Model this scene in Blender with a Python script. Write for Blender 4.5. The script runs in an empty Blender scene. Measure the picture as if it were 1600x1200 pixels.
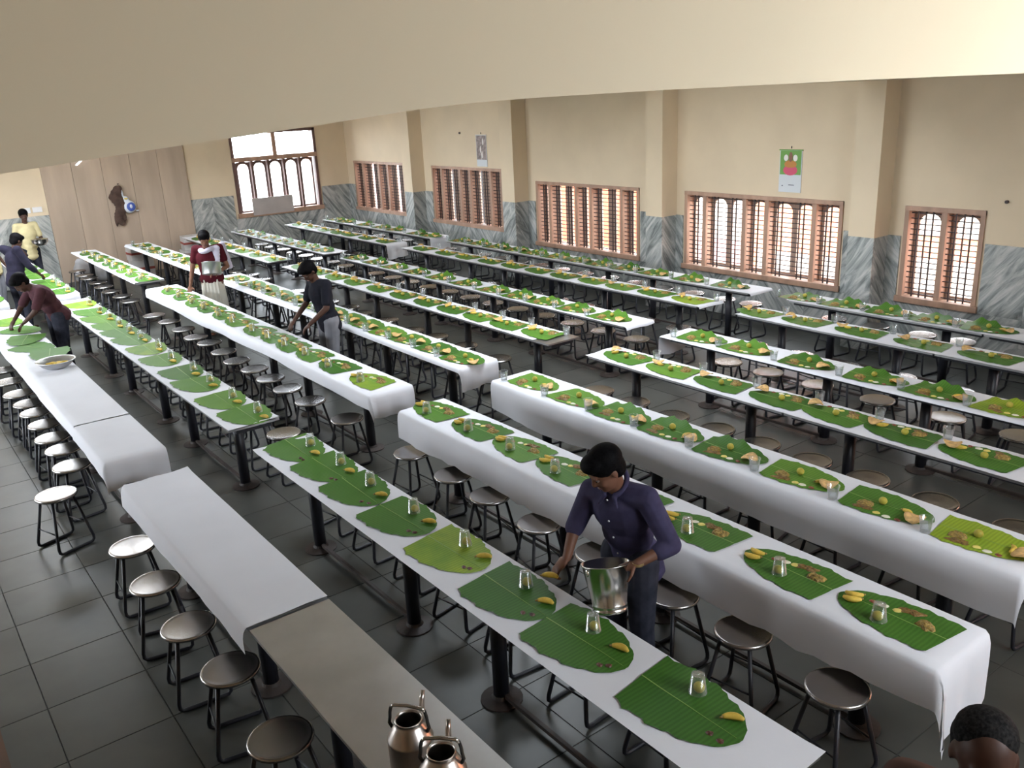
import bpy, math, random
from mathutils import Vector, Matrix, noise
random.seed(7)
PI = math.pi
C = bpy.context.scene.collection
SC = bpy.context.scene

# ------------------------------------------------------------------ camera
H = 3.336
F_ = Vector((0.76338551, -0.56575713, -0.31170729))
R_ = Vector((-0.60704761, -0.79328275, -0.04685798))
U_ = Vector((0.22076178, -0.22499187, 0.94902207))
cam = bpy.data.cameras.new('camera')
cam.sensor_fit = 'HORIZONTAL'; cam.sensor_width = 36.0; cam.lens = 30.438
cam.clip_start = 0.05; cam.clip_end = 300
camo = bpy.data.objects.new('camera', cam)
camo.matrix_world = Matrix(((R_.x, U_.x, -F_.x, 0), (R_.y, U_.y, -F_.y, 0), (R_.z, U_.z, -F_.z, H), (0, 0, 0, 1)))
C.objects.link(camo); SC.camera = camo

# ------------------------------------------------------------------ world, light, exposure
SKY = 19.0
w = bpy.data.worlds.new('sky'); SC.world = w; w.use_nodes = True
bg = w.node_tree.nodes['Background']
bg.inputs[0].default_value = (0.84, 0.915, 1.0, 1); bg.inputs[1].default_value = SKY
SC.view_settings.view_transform = 'Standard'; SC.view_settings.look = 'None'
SC.view_settings.gamma = 1.0; SC.view_settings.use_curve_mapping = False
SC.cycles.sample_clamp_indirect = 4.0
SC.view_settings.exposure = 0.22

# room extents
XF, XN = 20.8, -1.6          # far wall, wall behind the camera
YW, YL = -10.5, 3.4          # window wall, left wall
ZC = 4.25                    # ceiling
# daylight openings outside the picture: (plane, a0, a1, z0, z1)
LEFT_WIN = [(8.4 + i * 3.7, 11.0 + i * 3.7) for i in range(3)]
LEFT_Z = (1.4, 2.9)
ADDED_OPEN = [(13.2, 17.9, -4.1, -1.2), (5.6, 8.2, -7.0, -5.0)]      # roof openings added for overhead light, out of view: x0, x1, y0, y1
NEAR_WIN = (-5.6, -2.7); NEAR_Z = (2.75, 4.12)
FARW = (-9.68, -7.50, 0.98, 2.92)
def portal(name, loc, rot, sx, sy):
    l = bpy.data.lights.new(name, 'AREA'); l.shape = 'RECTANGLE'; l.size = sx; l.size_y = sy
    l.cycles.is_portal = True
    o = bpy.data.objects.new(name, l); o.location = loc; o.rotation_euler = rot; C.objects.link(o)
for a0, a1 in LEFT_WIN:
    portal('window_portal', ((a0 + a1) / 2, YL + .12, sum(LEFT_Z) / 2), (-PI / 2, 0, 0), a1 - a0, LEFT_Z[1] - LEFT_Z[0])
for a0, a1, b0, b1 in ADDED_OPEN:
    portal('added_opening_portal', ((a0 + a1) / 2, (b0 + b1) / 2, ZC + .12), (0, 0, 0), a1 - a0, b1 - b0)
portal('window_portal', (XN - .12, sum(NEAR_WIN) / 2, sum(NEAR_Z) / 2), (0, -PI / 2, 0), NEAR_Z[1] - NEAR_Z[0], NEAR_WIN[1] - NEAR_WIN[0])
portal('window_portal', (XF + .12, (FARW[0] + FARW[1]) / 2, (FARW[2] + FARW[3]) / 2), (0, PI / 2, 0), FARW[3] - FARW[2], FARW[1] - FARW[0])

for a0, a1, c0, c1 in [(17.94, 20.42, .89, 2.06), (14.15, 16.74, .85, 2.04), (10.36, 13.08, .69, 1.855), (6.60, 9.36, .69, 1.855), (4.76, 5.74, .69, 1.855), (-.9, 1.9, .69, 1.855)]:
    portal('window_portal', ((a0 + a1) / 2, YW - .27, (c0 + c1) / 2), (PI / 2, 0, 0), a1 - a0, c1 - c0)

# ------------------------------------------------------------------ materials
CLOTHY = ('hair', 'shirt', 'tee', 'trousers', 'jeans', 'cloth', 'towel', 'rag', 'paper', 'skin')
def mat(name, col, rough=.6, metal=0., var=0., scale=8., bump=0., col2=None, spec=.5, rnd=0., stretch=None, coat=0.):
    m = bpy.data.materials.new(name); m.use_nodes = True
    nt = m.node_tree; b = nt.nodes['Principled BSDF']
    b.inputs['Roughness'].default_value = rough; b.inputs['Metallic'].default_value = metal
    if any(q in name for q in CLOTHY): spec = .25 if 'skin' in name else (.04 if 'hair' in name else .1)
    b.inputs['Specular IOR Level'].default_value = spec
    b.inputs['Coat Weight'].default_value = coat
    b.inputs['Base Color'].default_value = (*col, 1)
    if var or col2 or bump or rnd:
        tc = nt.nodes.new('ShaderNodeTexCoord'); n = nt.nodes.new('ShaderNodeTexNoise')
        n.inputs['Scale'].default_value = scale; n.inputs['Detail'].default_value = 5
        mp = nt.nodes.new('ShaderNodeMapping'); nt.links.new(tc.outputs['Object'], mp.inputs[0])
        if stretch: mp.inputs['Scale'].default_value = stretch
        oi = nt.nodes.new('ShaderNodeObjectInfo')
        mu = nt.nodes.new('ShaderNodeMath'); mu.operation = 'MULTIPLY'; mu.inputs[1].default_value = 37.
        nt.links.new(oi.outputs['Random'], mu.inputs[0]); nt.links.new(mu.outputs[0], mp.inputs['Location'])
        nt.links.new(mp.outputs[0], n.inputs['Vector'])
        c2 = col2 or tuple(max(0, c * (1 - var)) for c in col)
        c1 = col if col2 else tuple(min(1, c * (1 + var)) for c in col)
        r = nt.nodes.new('ShaderNodeValToRGB')
        r.color_ramp.elements[0].position = .35; r.color_ramp.elements[1].position = .68
        r.color_ramp.elements[0].color = (*c2, 1); r.color_ramp.elements[1].color = (*c1, 1)
        nt.links.new(n.outputs[0], r.inputs[0])
        last = r.outputs[0]
        if rnd:
            hs = nt.nodes.new('ShaderNodeHueSaturation'); mr = nt.nodes.new('ShaderNodeMapRange')
            mr.inputs[3].default_value = 1 - rnd; mr.inputs[4].default_value = 1 + rnd
            nt.links.new(oi.outputs['Random'], mr.inputs[0]); nt.links.new(mr.outputs[0], hs.inputs['Value'])
            nt.links.new(last, hs.inputs['Color']); last = hs.outputs[0]
        nt.links.new(last, b.inputs['Base Color'])
        if bump:
            bp = nt.nodes.new('ShaderNodeBump'); bp.inputs['Strength'].default_value = bump; bp.inputs['Distance'].default_value = .02
            nt.links.new(n.outputs[0], bp.inputs['Height']); nt.links.new(bp.outputs[0], b.inputs['Normal'])
    return m

def marble(name, ang):
    m = bpy.data.materials.new(name); m.use_nodes = True; nt = m.node_tree; b = nt.nodes['Principled BSDF']
    b.inputs['Roughness'].default_value = .25
    tc = nt.nodes.new('ShaderNodeTexCoord'); oi = nt.nodes.new('ShaderNodeObjectInfo')
    mp = nt.nodes.new('ShaderNodeMapping'); mp.inputs['Rotation'].default_value = (0, ang, 0)
    nt.links.new(tc.outputs['Object'], mp.inputs[0])
    m2 = nt.nodes.new('ShaderNodeMapping'); m2.inputs['Scale'].default_value = (4.6, 1, .8)
    mu = nt.nodes.new('ShaderNodeMath'); mu.operation = 'MULTIPLY'; mu.inputs[1].default_value = 9.
    nt.links.new(oi.outputs['Random'], mu.inputs[0]); nt.links.new(mu.outputs[0], m2.inputs['Location'])
    nt.links.new(mp.outputs[0], m2.inputs[0])
    n = nt.nodes.new('ShaderNodeTexNoise'); n.inputs['Scale'].default_value = 1.5; n.inputs['Detail'].default_value = 6; n.inputs['Distortion'].default_value = 1.5; n.inputs['Roughness'].default_value = .62
    nt.links.new(m2.outputs[0], n.inputs['Vector'])
    r = nt.nodes.new('ShaderNodeValToRGB'); cr = r.color_ramp
    cr.elements[0].position = .33; cr.elements[0].color = (.13, .135, .135, 1)
    cr.elements[1].position = .64; cr.elements[1].color = (.55, .54, .52, 1)
    e = cr.elements.new(.45); e.color = (.27, .29, .28, 1)
    nt.links.new(n.outputs[0], r.inputs[0]); nt.links.new(r.outputs[0], b.inputs['Base Color'])
    return m

def leafmat(name):
    m = bpy.data.materials.new(name); m.use_nodes = True; nt = m.node_tree; b = nt.nodes['Principled BSDF']
    b.inputs['Roughness'].default_value = .5; b.inputs['Specular IOR Level'].default_value = .12
    tc = nt.nodes.new('ShaderNodeTexCoord'); oi = nt.nodes.new('ShaderNodeObjectInfo')
    r = nt.nodes.new('ShaderNodeValToRGB'); cr = r.color_ramp
    cr.elements[0].position = 0.; cr.elements[0].color = (.045, .135, .022, 1)
    cr.elements[1].position = 1.; cr.elements[1].color = (.29, .40, .035, 1)
    e = cr.elements.new(.55); e.color = (.085, .21, .03, 1)
    e = cr.elements.new(.85); e.color = (.13, .27, .035, 1)
    n = nt.nodes.new('ShaderNodeTexNoise'); n.inputs['Scale'].default_value = 4.
    nt.links.new(tc.outputs['Object'], n.inputs['Vector'])
    ad = nt.nodes.new('ShaderNodeMath'); ad.operation = 'MULTIPLY_ADD'; ad.inputs[1].default_value = .35
    sb = nt.nodes.new('ShaderNodeMath'); sb.operation = 'SUBTRACT'; sb.inputs[1].default_value = .17
    nt.links.new(n.outputs[0], ad.inputs[0]); nt.links.new(oi.outputs['Color'], ad.inputs[2])
    nt.links.new(ad.outputs[0], sb.inputs[0]); nt.links.new(sb.outputs[0], r.inputs[0])
    wv = nt.nodes.new('ShaderNodeTexWave'); wv.inputs['Scale'].default_value = 14.; wv.inputs['Distortion'].default_value = 1.2
    nt.links.new(tc.outputs['Object'], wv.inputs['Vector'])
    mx = nt.nodes.new('ShaderNodeMixRGB'); mx.blend_type = 'MULTIPLY'; mx.inputs[0].default_value = .22
    nt.links.new(r.outputs[0], mx.inputs[1]); nt.links.new(wv.outputs[0], mx.inputs[2])
    nt.links.new(mx.outputs[0], b.inputs['Base Color'])
    return m

def clear(name, tint, k):
    m = bpy.data.materials.new(name); m.use_nodes = True; nt = m.node_tree
    nt.nodes.remove(nt.nodes['Principled BSDF']); out = nt.nodes['Material Output']
    t = nt.nodes.new('ShaderNodeBsdfTransparent'); t.inputs[0].default_value = (*tint, 1)
    g = nt.nodes.new('ShaderNodeBsdfGlossy'); g.inputs['Roughness'].default_value = .12
    d = nt.nodes.new('ShaderNodeBsdfDiffuse'); d.inputs[0].default_value = (.9, .92, .92, 1)
    m1 = nt.nodes.new('ShaderNodeMixShader'); m1.inputs[0].default_value = .4
    nt.links.new(g.outputs[0], m1.inputs[1]); nt.links.new(d.outputs[0], m1.inputs[2])
    fr = nt.nodes.new('ShaderNodeLayerWeight'); fr.inputs[0].default_value = .35
    mr = nt.nodes.new('ShaderNodeMapRange'); mr.inputs[3].default_value = k * .5; mr.inputs[4].default_value = min(1, k * 4.5)
    nt.links.new(fr.outputs['Facing'], mr.inputs[0])
    m2 = nt.nodes.new('ShaderNodeMixShader'); nt.links.new(mr.outputs[0], m2.inputs[0])
    nt.links.new(t.outputs[0], m2.inputs[1]); nt.links.new(m1.outputs[0], m2.inputs[2])
    nt.links.new(m2.outputs[0], out.inputs[0])
    return m

M = dict(
    wall=mat('cream_paint', (.70, .57, .405), .8, var=.05, scale=1.2),
    beam=mat('beam_paint', (.74, .63, .45), .8, var=.03, scale=1.0),
    ceil=mat('ceiling_paint', (.50, .47, .42), .9),  # ceiling colour darkened so the steel seats mirror a dim ceiling
    door=mat('board_beige', (.42, .325, .25), .8, var=.10, scale=2.2, stretch=(1, 1.5, .25)),
    marA=marble('marble_up', math.radians(38)), marB=marble('marble_down', math.radians(-38)),
    floor=mat('kota_stone', (.060, .062, .056), .40, var=.22, scale=2.0, rnd=.10),
    grout=mat('floor_joint', (.048, .048, .045), .7),
    steel=mat('steel_sheet', (.56, .56, .56), .34, 1., var=.10, scale=3.0),
    seat=mat('steel_seat', (.47, .45, .44), .27, 1., var=.04, scale=4.0, rnd=.18),
    bright=mat('polished_steel', (.66, .65, .63), .22, 1., var=.06, scale=4.),
    kettle=mat('kettle_metal', (.50, .45, .41), .30, 1., var=.15, scale=5.),
    dark=mat('dark_inside', (.02, .018, .016), .8),
    black=mat('black_paint', (.016, .016, .022), .42),
    rust=mat('base_iron', (.045, .032, .028), .6, var=.3, scale=9.),
    paper=mat('white_paper', (.78, .78, .82), .75, var=.02, scale=3.),
    leaf=leafmat('banana_leaf'), rib=mat('leaf_rib', (.22, .36, .08), .5),
    lemon=mat('lemon_skin', (.42, .36, .06), .4, var=.12, scale=30, rnd=.12),
    banana=mat('banana_skin', (.66, .46, .08), .5, var=.15, scale=30, rnd=.1),
    bstem=mat('banana_tip', (.30, .20, .06), .7),
    papad=mat('papad_crisp', (.66, .42, .17), .7, var=.3, scale=30, bump=.4),
    pickle=mat('pickle', (.10, .035, .02), .4, var=.4, scale=60),
    redp=mat('red_relish', (.22, .05, .025), .4, var=.4, scale=60),
    white=mat('white_chutney', (.80, .76, .62), .5, var=.06, scale=40),
    yellow=mat('yellow_chutney', (.72, .60, .16), .5, var=.12, scale=40),
    curry=mat('brown_curry', (.30, .20, .045), .5, var=.45, scale=70, bump=.5),
    poriyal=mat('fried_vegetable', (.20, .11, .025), .5, var=.45, scale=70, bump=.5),
    glass=clear('clear_tumbler', (.97, .98, .98), .11), water=clear('water', (.93, .95, .95), .10),
    wood=mat('window_wood', (.40, .245, .17), .5, var=.15, scale=3, stretch=(3, 3, .5)),
    wood2=mat('dark_window_wood', (.13, .07, .06), .5, var=.2, scale=3),
    shutter=mat('shutter_wood', (.36, .25, .19), .6, var=.15, scale=3, stretch=(3, 3, .5)),
    iron=mat('window_iron', (.035, .02, .02), .5),
    rail=mat('bench_wood', (.10, .045, .022), .5, var=.2, scale=5),
    skin=mat('brown_skin', (.155, .072, .045), .5, var=.06, scale=20),
    skin2=mat('tan_skin', (.20, .095, .06), .5, var=.06, scale=20),
    skin3=mat('dark_skin', (.07, .034, .024), .5, var=.06, scale=20),
    hair=mat('black_hair', (.005, .0045, .005), .6, var=.4, scale=90),
    greyhair=mat('greying_hair', (.016, .015, .015), .7, var=.6, scale=120),
    eye=mat('eye_white', (.15, .11, .09), .6), lip=mat('lip', (.12, .04, .035), .5),
    purple=mat('violet_shirt', (.050, .045, .092), .8, var=.14, scale=14),
    jeans=mat('dark_jeans', (.030, .032, .045), .85, var=.3, scale=12),
    maroon=mat('maroon_tee', (.075, .010, .016), .85, var=.12, scale=12),
    plum=mat('plum_tee', (.065, .027, .033), .85, var=.15, scale=14),
    ink=mat('near_black_tee', (.014, .014, .020), .85, var=.15, scale=12),
    navy=mat('dark_navy_shirt', (.020, .018, .032), .85, var=.15, scale=12),
    yshirt=mat('pale_yellow_shirt', (.60, .52, .30), .8, var=.06, scale=12),
    lungi=mat('white_wrap_cloth', (.70, .67, .58), .8, var=.05, scale=8),
    cocoa=mat('dull_brown_shirt', (.10, .06, .05), .85, var=.1, scale=12),
    grey=mat('grey_trousers', (.20, .20, .22), .8, var=.1, scale=12),
    towel=mat('lilac_towel', (.62, .58, .70), .85, var=.08, scale=18),
    gold=mat('watch_metal', (.65, .50, .25), .3, 1.), button=mat('button', (.55, .55, .6), .4),
    cloth=mat('brown_rag', (.085, .055, .045), .9, var=.3, scale=9),
    bagw=mat('white_plastic', (.62, .64, .70), .4, var=.1, scale=9), bagb=mat('blue_print', (.05, .09, .36), .4),
    bagy=mat('yellow_print', (.70, .52, .12), .4),
    plastic=mat('switch_plastic', (.80, .78, .78), .4), carton=mat('white_carton', (.55, .52, .50), .8, var=.1, scale=4),
    cred=mat('carton_red', (.35, .08, .06), .8), sack=mat('pale_sack', (.50, .49, .50), .8, var=.15, scale=6),
    cgreen=mat('print_green', (.16, .34, .08), .7), cpink=mat('print_pink', (.62, .10, .17), .7), corange=mat('print_orange', (.50, .22, .06), .7),
    cpaper=mat('calendar_paper', (.66, .68, .70), .7), cgrey=mat('print_grey', (.30, .24, .23), .7, var=.5, scale=14), cink=mat('print_ink', (.10, .10, .14), .7),
    cwhite=mat('print_white', (.80, .76, .72), .7), cbrown=mat('print_brown', (.25, .12, .08), .7),
    ground=mat('pale_ground', (.55, .52, .48), .9), nb_or=mat('orange_plaster', (.80, .33, .20), .9, var=.05, scale=1),
    nb_pk=mat('pink_plaster', (.78, .46, .46), .9), nb_wh=mat('white_plaster', (.82, .79, .74), .9), nb_rd=mat('red_plaster', (.62, .16, .09), .9),
    nb_dk=mat('dark_view_backing', (.015, .013, .013), .9), board=mat('grey_board', (.42, .38, .36), .8, var=.08, scale=3),  # near-black backing keeps the gaps of the dark window dark
)
tl = bpy.data.materials.new('lit_tube'); tl.use_nodes = True
tl.node_tree.nodes['Principled BSDF'].inputs['Emission Color'].default_value = (1, 1, 1, 1)
tl.node_tree.nodes['Principled BSDF'].inputs['Emission Strength'].default_value = 4.
M['tube'] = tl

# ------------------------------------------------------------------ mesh helpers
class MB:
    def __init__(s): s.v = []; s.f = []
    def add(s, vs, fs):
        o = len(s.v); s.v += [tuple(p) for p in vs]; s.f += [tuple(i + o for i in f) for f in fs]; return s
    def box(s, x0, x1, y0, y1, z0, z1):
        x0, x1 = min(x0, x1), max(x0, x1); y0, y1 = min(y0, y1), max(y0, y1); z0, z1 = min(z0, z1), max(z0, z1)
        return s.add([(x0, y0, z0), (x1, y0, z0), (x1, y1, z0), (x0, y1, z0), (x0, y0, z1), (x1, y0, z1), (x1, y1, z1), (x0, y1, z1)],
                     [(0, 3, 2, 1), (4, 5, 6, 7), (0, 1, 5, 4), (1, 2, 6, 5), (2, 3, 7, 6), (3, 0, 4, 7)])
    def lathe(s, prof, n=20, cx=0, cy=0, cap=True):
        vs = []; fs = []; k = len(prof)
        for r, z in prof:
            for i in range(n):
                a = 2 * PI * i / n; vs.append((cx + r * math.cos(a), cy + r * math.sin(a), z))
        for j in range(k - 1):
            for i in range(n):
                fs.append((j * n + i, j * n + (i + 1) % n, (j + 1) * n + (i + 1) % n, (j + 1) * n + i))
        if cap:
            if prof[0][0] > 1e-5: fs.append(tuple(range(n - 1, -1, -1)))
            if prof[-1][0] > 1e-5: fs.append(tuple((k - 1) * n + i for i in range(n)))
        return s.add(vs, fs)
    def tube(s, path, rad, n=8, caps=True):
        P = [Vector(p) for p in path]; k = len(P); rs = rad if isinstance(rad, (list, tuple)) else [rad] * k
        vs = []; fs = []; up = None
        for j in range(k):
            t = (P[min(j + 1, k - 1)] - P[max(j - 1, 0)]).normalized()
            if up is None:
                up = Vector((0, 0, 1)) if abs(t.z) < .9 else Vector((1, 0, 0))
            sd = t.cross(up).normalized(); up = sd.cross(t).normalized()
            for i in range(n):
                a = 2 * PI * i / n; vs.append(P[j] + (sd * math.cos(a) + up * math.sin(a)) * rs[j])
        for j in range(k - 1):
            for i in range(n):
                fs.append((j * n + i, (j + 1) * n + i, (j + 1) * n + (i + 1) % n, j * n + (i + 1) % n))
        if caps: fs += [tuple(range(n)), tuple((k - 1) * n + i for i in range(n - 1, -1, -1))]
        return s.add(vs, fs)
    def ell(s, c, r, rot=None, n=14, m=9):
        c = Vector(c); vs = []; fs = []
        for j in range(m + 1):
            th = PI * j / m
            for i in range(n):
                a = 2 * PI * i / n
                p = Vector((r[0] * math.sin(th) * math.cos(a), r[1] * math.sin(th) * math.sin(a), -r[2] * math.cos(th)))
                if rot is not None: p = rot @ p
                vs.append(c + p)
        for j in range(m):
            for i in range(n):
                fs.append((j * n + i, j * n + (i + 1) % n, (j + 1) * n + (i + 1) % n, (j + 1) * n + i))
        return s.add(vs, fs)
    def cap(s, a, b, ra, rb, n=12):
        a = Vector(a); b = Vector(b); d = b - a; L = max(d.length, 1e-6); t = d / L
        path = []; rs = []
        for q in (-.999, -.85, -.5, 0): path.append(a + t * ra * q); rs.append(ra * math.sqrt(max(1e-6, 1 - q * q)))
        for q in (0, .5, .85, .999): path.append(b + t * rb * q); rs.append(rb * math.sqrt(max(1e-6, 1 - q * q)))
        return s.tube(path, rs, n)
    def mesh(s, name, m, smooth=False):
        me = bpy.data.meshes.new(name); me.from_pydata(s.v, [], s.f); me.update()
        if m is not None: me.materials.append(m)
        if smooth: me.polygons.foreach_set('use_smooth', [True] * len(me.polygons))
        return me
    def build(s, name, m, parent=None, smooth=False, loc=None, rz=0):
        return link(name, s.mesh(name, m, smooth), parent, loc, rz)
def link(name, me, parent=None, loc=None, rz=0):
    o = bpy.data.objects.new(name, me); C.objects.link(o)
    if loc is not None: o.location = loc
    if rz: o.rotation_euler = (0, 0, rz)
    if parent is not None: o.parent = parent
    return o
def empty(name, loc, rz=0):
    o = bpy.data.objects.new(name, None); o.empty_display_size = .1; C.objects.link(o); o.location = loc; o.rotation_euler = (0, 0, rz); return o
def tag(o, label=None, cat=None, group=None, kind=None):
    if label: o['label'] = label
    if cat: o['category'] = cat
    if group: o['group'] = group
    if kind: o['kind'] = kind
    return o
def struct(o, label=None): return tag(o, label, None, None, 'structure')
def dup(o, loc, rz):
    r = o.copy(); C.objects.link(r); r.location = loc; r.rotation_euler = (0, 0, rz)
    for ch in list(o.children):
        c = ch.copy(); C.objects.link(c); c.parent = r
        for g in list(ch.children):
            d = g.copy(); C.objects.link(d); d.parent = c
    return r
ORD = ['first', 'second', 'third', 'fourth', 'fifth', 'sixth', 'seventh', 'eighth', 'ninth', 'tenth', 'eleventh', 'twelfth', 'thirteenth', 'fourteenth',
       'fifteenth', 'sixteenth', 'seventeenth', 'eighteenth', 'nineteenth', 'twentieth', 'twenty-first', 'twenty-second', 'twenty-third', 'twenty-fourth',
       'twenty-fifth', 'twenty-sixth', 'twenty-seventh', 'twenty-eighth', 'twenty-ninth', 'thirtieth']

# ------------------------------------------------------------------ the shell
def wall_with_holes(name, plane, a0, a1, z0, z1, holes, t0, t1, m):
    """plane 'x': wall spans y (a); plane 'y': wall spans x (a). holes = [(h0,h1,hz0,hz1)]"""
    mb = MB()
    def bx(b0, b1, c0, c1):
        if b1 - b0 < 1e-4 or c1 - c0 < 1e-4: return
        if plane == 'y': mb.box(b0, b1, t0, t1, c0, c1)
        else: mb.box(t0, t1, b0, b1, c0, c1)
    cur = a0
    for h in sorted(holes):
        bx(cur, h[0], z0, z1); bx(h[0], h[1], z0, h[2]); bx(h[0], h[1], h[3], z1); cur = h[1]
    bx(cur, a1, z0, z1)
    return struct(mb.build(name, m))

WIN = [(17.94, 20.42, .89, 2.06), (14.15, 16.74, .85, 2.04), (10.36, 13.08, .69, 1.855), (6.60, 9.36, .69, 1.855), (4.76, 5.74, .69, 1.855)]
wall_with_holes('wall_right', 'y', XN, XF + .25, 0, ZC, [w_ for w_ in WIN] + [(-.9, 1.9, .69, 1.855)], YW - .25, YW, M['wall'])
wall_with_holes('wall_far', 'x', YW - .25, YL + .25, 0, ZC, [FARW], XF, XF + .25, M['wall'])
wall_with_holes('wall_left', 'y', XN, XF, 0, ZC, [(a0, a1, *LEFT_Z) for a0, a1 in LEFT_WIN], YL, YL + .25, M['wall'])
wall_with_holes('wall_near', 'x', YW - .25, YL + .25, 0, ZC, [(*NEAR_WIN, *NEAR_Z)], XN - .25, XN, M['wall'])
mb = MB(); cx_ = XN - .25
for a0, a1, b0, b1 in sorted(ADDED_OPEN):
    mb.box(cx_, a0, YW - .25, YL + .25, ZC, ZC + .2); mb.box(a0, a1, YW - .25, b0, ZC, ZC + .2); mb.box(a0, a1, b1, YL + .25, ZC, ZC + .2); cx_ = a1
mb.box(cx_, XF + .25, YW - .25, YL + .25, ZC, ZC + .2)
struct(mb.build('ceiling', M['ceil']))

# floor: joint bed and stone tiles
fl = struct(MB().box(XN, XF, YW, YL, -.1, -.004).build('floor', M['grout']), 'dark grey stone tile floor of the hall')
TS = .57; tiles = []
for i in range(-14, 28):
    for j in range(-19, 8):
        x0 = 5.79 + i * TS; y0 = -.29 + j * TS
        if x0 + TS <= XN + .02 or x0 >= XF or y0 + TS <= YW + .01 or y0 >= YL: continue
        cx, cy = x0 + TS / 2, y0 + TS / 2
        d = Vector((cx, cy, -H)); z = d.dot(F_)
        if z > .3:
            u = 800 + 1352.8 * d.dot(R_) / z; v = 600 - 1352.8 * d.dot(U_) / z
            vis = -60 < u < 1660 and v < 1290
        else: vis = False
        tiles.append((0 if vis else 1, d.length, cx, cy))
tiles.sort()
tme = MB().add([(-.283, -.283, -.006), (.283, -.283, -.006), (.283, .283, -.006), (-.283, .283, -.006), (-.281, -.281, 0), (.281, -.281, 0), (.281, .281, 0), (-.281, .281, 0)],
               [(4, 5, 6, 7), (0, 1, 5, 4), (1, 2, 6, 5), (2, 3, 7, 6), (3, 0, 4, 7)]).mesh('tile', M['floor'])
rest = MB()
for k, (v_, d_, cx, cy) in enumerate(tiles):
    x0, x1, y0, y1 = max(cx - .283, XN), min(cx + .283, XF), max(cy - .283, YW), min(cy + .283, YL)
    if k < 300 and x1 - x0 > .56 and y1 - y0 > .56: link('tile', tme, fl, (cx, cy, 0))
    else: rest.add([(x0, y0, 0), (x1, y0, 0), (x1, y1, 0), (x0, y1, 0)], [(0, 1, 2, 3)])
tag(rest.build('tile_field', M['floor'], fl), kind='stuff')

# pilasters with cross beams on the window wall
PX = [(17.07, 17.43), (13.33, 13.72), (9.54, 9.89), (5.94, 6.30), (2.15, 2.5)]
PD = .34
for i, (a, b) in enumerate(PX):
    struct(MB().box(a, b, YW, YW + PD, 1.47, ZC).build('trim_%d' % (i + 1), M['wall']), 'cream pilaster on the window wall')
    struct(MB().box(a, b, YW + PD, YL, 3.40, ZC).build('trim_%d' % (i + 11), M['wall']), 'cream ceiling beam crossing the hall')
# marble dado: slabs
DZ = 1.475
dado_r = struct(MB().box(XN, XF, YW, YW + .004, 0, .02).build('baseboard_right', M['grout']), 'grey veined marble dado on the window wall')
dado_f = struct(MB().box(XF - .004, XF, YW, YL, 0, .02).build('baseboard_far', M['grout']), 'grey veined marble dado on the far wall')
def slab_y(x0, x1, y, t, z0, z1, k, parent=dado_r):
    cx = (x0 + x1) / 2; h = (x1 - x0) / 2 - .0015
    MB().box(-h, h, 0, t, z0, z1 - .001).build('marble_slab', M['marA' if k % 2 else 'marB'], parent, loc=(cx, y, 0))
spans = []
edges = [XF - .01] + [e for a, b in reversed([]) for e in (a, b)]
k = 0
bays = [(17.43, XF - .004), (13.72, 17.07), (9.89, 13.33), (6.30, 9.54), (2.5, 5.94), (XN, 2.15)]
for b0, b1 in bays:
    ws = [w_ for w_ in WIN + [(-.9, 1.9, .69, 1.855)] if w_[0] >= b0 - .05 and w_[1] <= b1 + .05]
    wd = ws[0] if ws else None
    n = max(1, round((b1 - b0) / .85)); st = (b1 - b0) / n
    for i in range(n):
        x0, x1 = b0 + i * st, b0 + (i + 1) * st; k += 1
        if wd is None: slab_y(x0, x1, YW, .02, .02, DZ, k); continue
        f0, f1, z0 = wd[0] - .03, wd[1] + .03, wd[2] - .05
        slab_y(x0, x1, YW, .02, .02, min(DZ, z0), k)
        if x0 < f0: slab_y(x0, min(x1, f0), YW, .02, z0, DZ, k)
        if x1 > f1: slab_y(max(x0, f1), x1, YW, .02, z0, DZ, k)
for i, (a, b) in enumerate(PX):
    MB().box(-(b - a) / 2, (b - a) / 2, 0, .02, .0, 1.47).build('marble_slab', M['marA'], dado_r, loc=((a + b) / 2, YW + PD - .02, 0))
    for xx in (a, b - .02):
        o = MB().box(-(PD - .02) / 2, (PD - .02) / 2, 0, .02, 0, 1.47).build('marble_slab', M['marB'], dado_r, loc=(xx + .02, YW + (PD - .02) / 2, 0), rz=PI / 2)
    MB().box(a + .02, b - .02, YW, YW + PD - .02, 0, 1.47).build('pilaster_core', M['wall'], dado_r)
DOOR = (-6.40, -3.41)
def slab_x(y0, y1, z0, z1, k):
    cy = (y0 + y1) / 2; h = (y1 - y0) / 2 - .0015
    MB().box(-h, h, 0, .02, z0, z1 - .001).build('marble_slab', M['marA' if k % 2 else 'marB'], dado_f, loc=(XF, cy, 0), rz=PI / 2)
for i, (y0, y1) in enumerate([(-10.48, -9.72), (-9.72, -8.95), (-8.95, -8.2), (-8.2, -7.42), (-7.42, -6.9), (-6.9, -6.40), (-3.41, -2.85), (-2.85, -2.3), (-2.3, -1.5), (-1.5, -.7), (-.7, .2), (.2, 1.2), (1.2, 2.3), (2.3, 3.38)]):
    top = FARW[2] - .06 if (y0 >= -9.73 and y1 <= -7.4) else DZ
    slab_x(y0, y1, .02, top, i)
# boarded doorway in the far wall
dr = struct(empty('door_1', (XF, (DOOR[0] + DOOR[1]) / 2, 0)), 'tall beige boarded doorway in the far wall')
nb = 5; bw = (DOOR[1] - DOOR[0]) / nb
for i in range(nb):
    MB().box(-.045 - .004 * (i % 2), -.003, -1.495 + i * bw + .003, -1.495 + (i + 1) * bw - .003, 0, 3.5).build('board', M['door'], dr)

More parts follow.
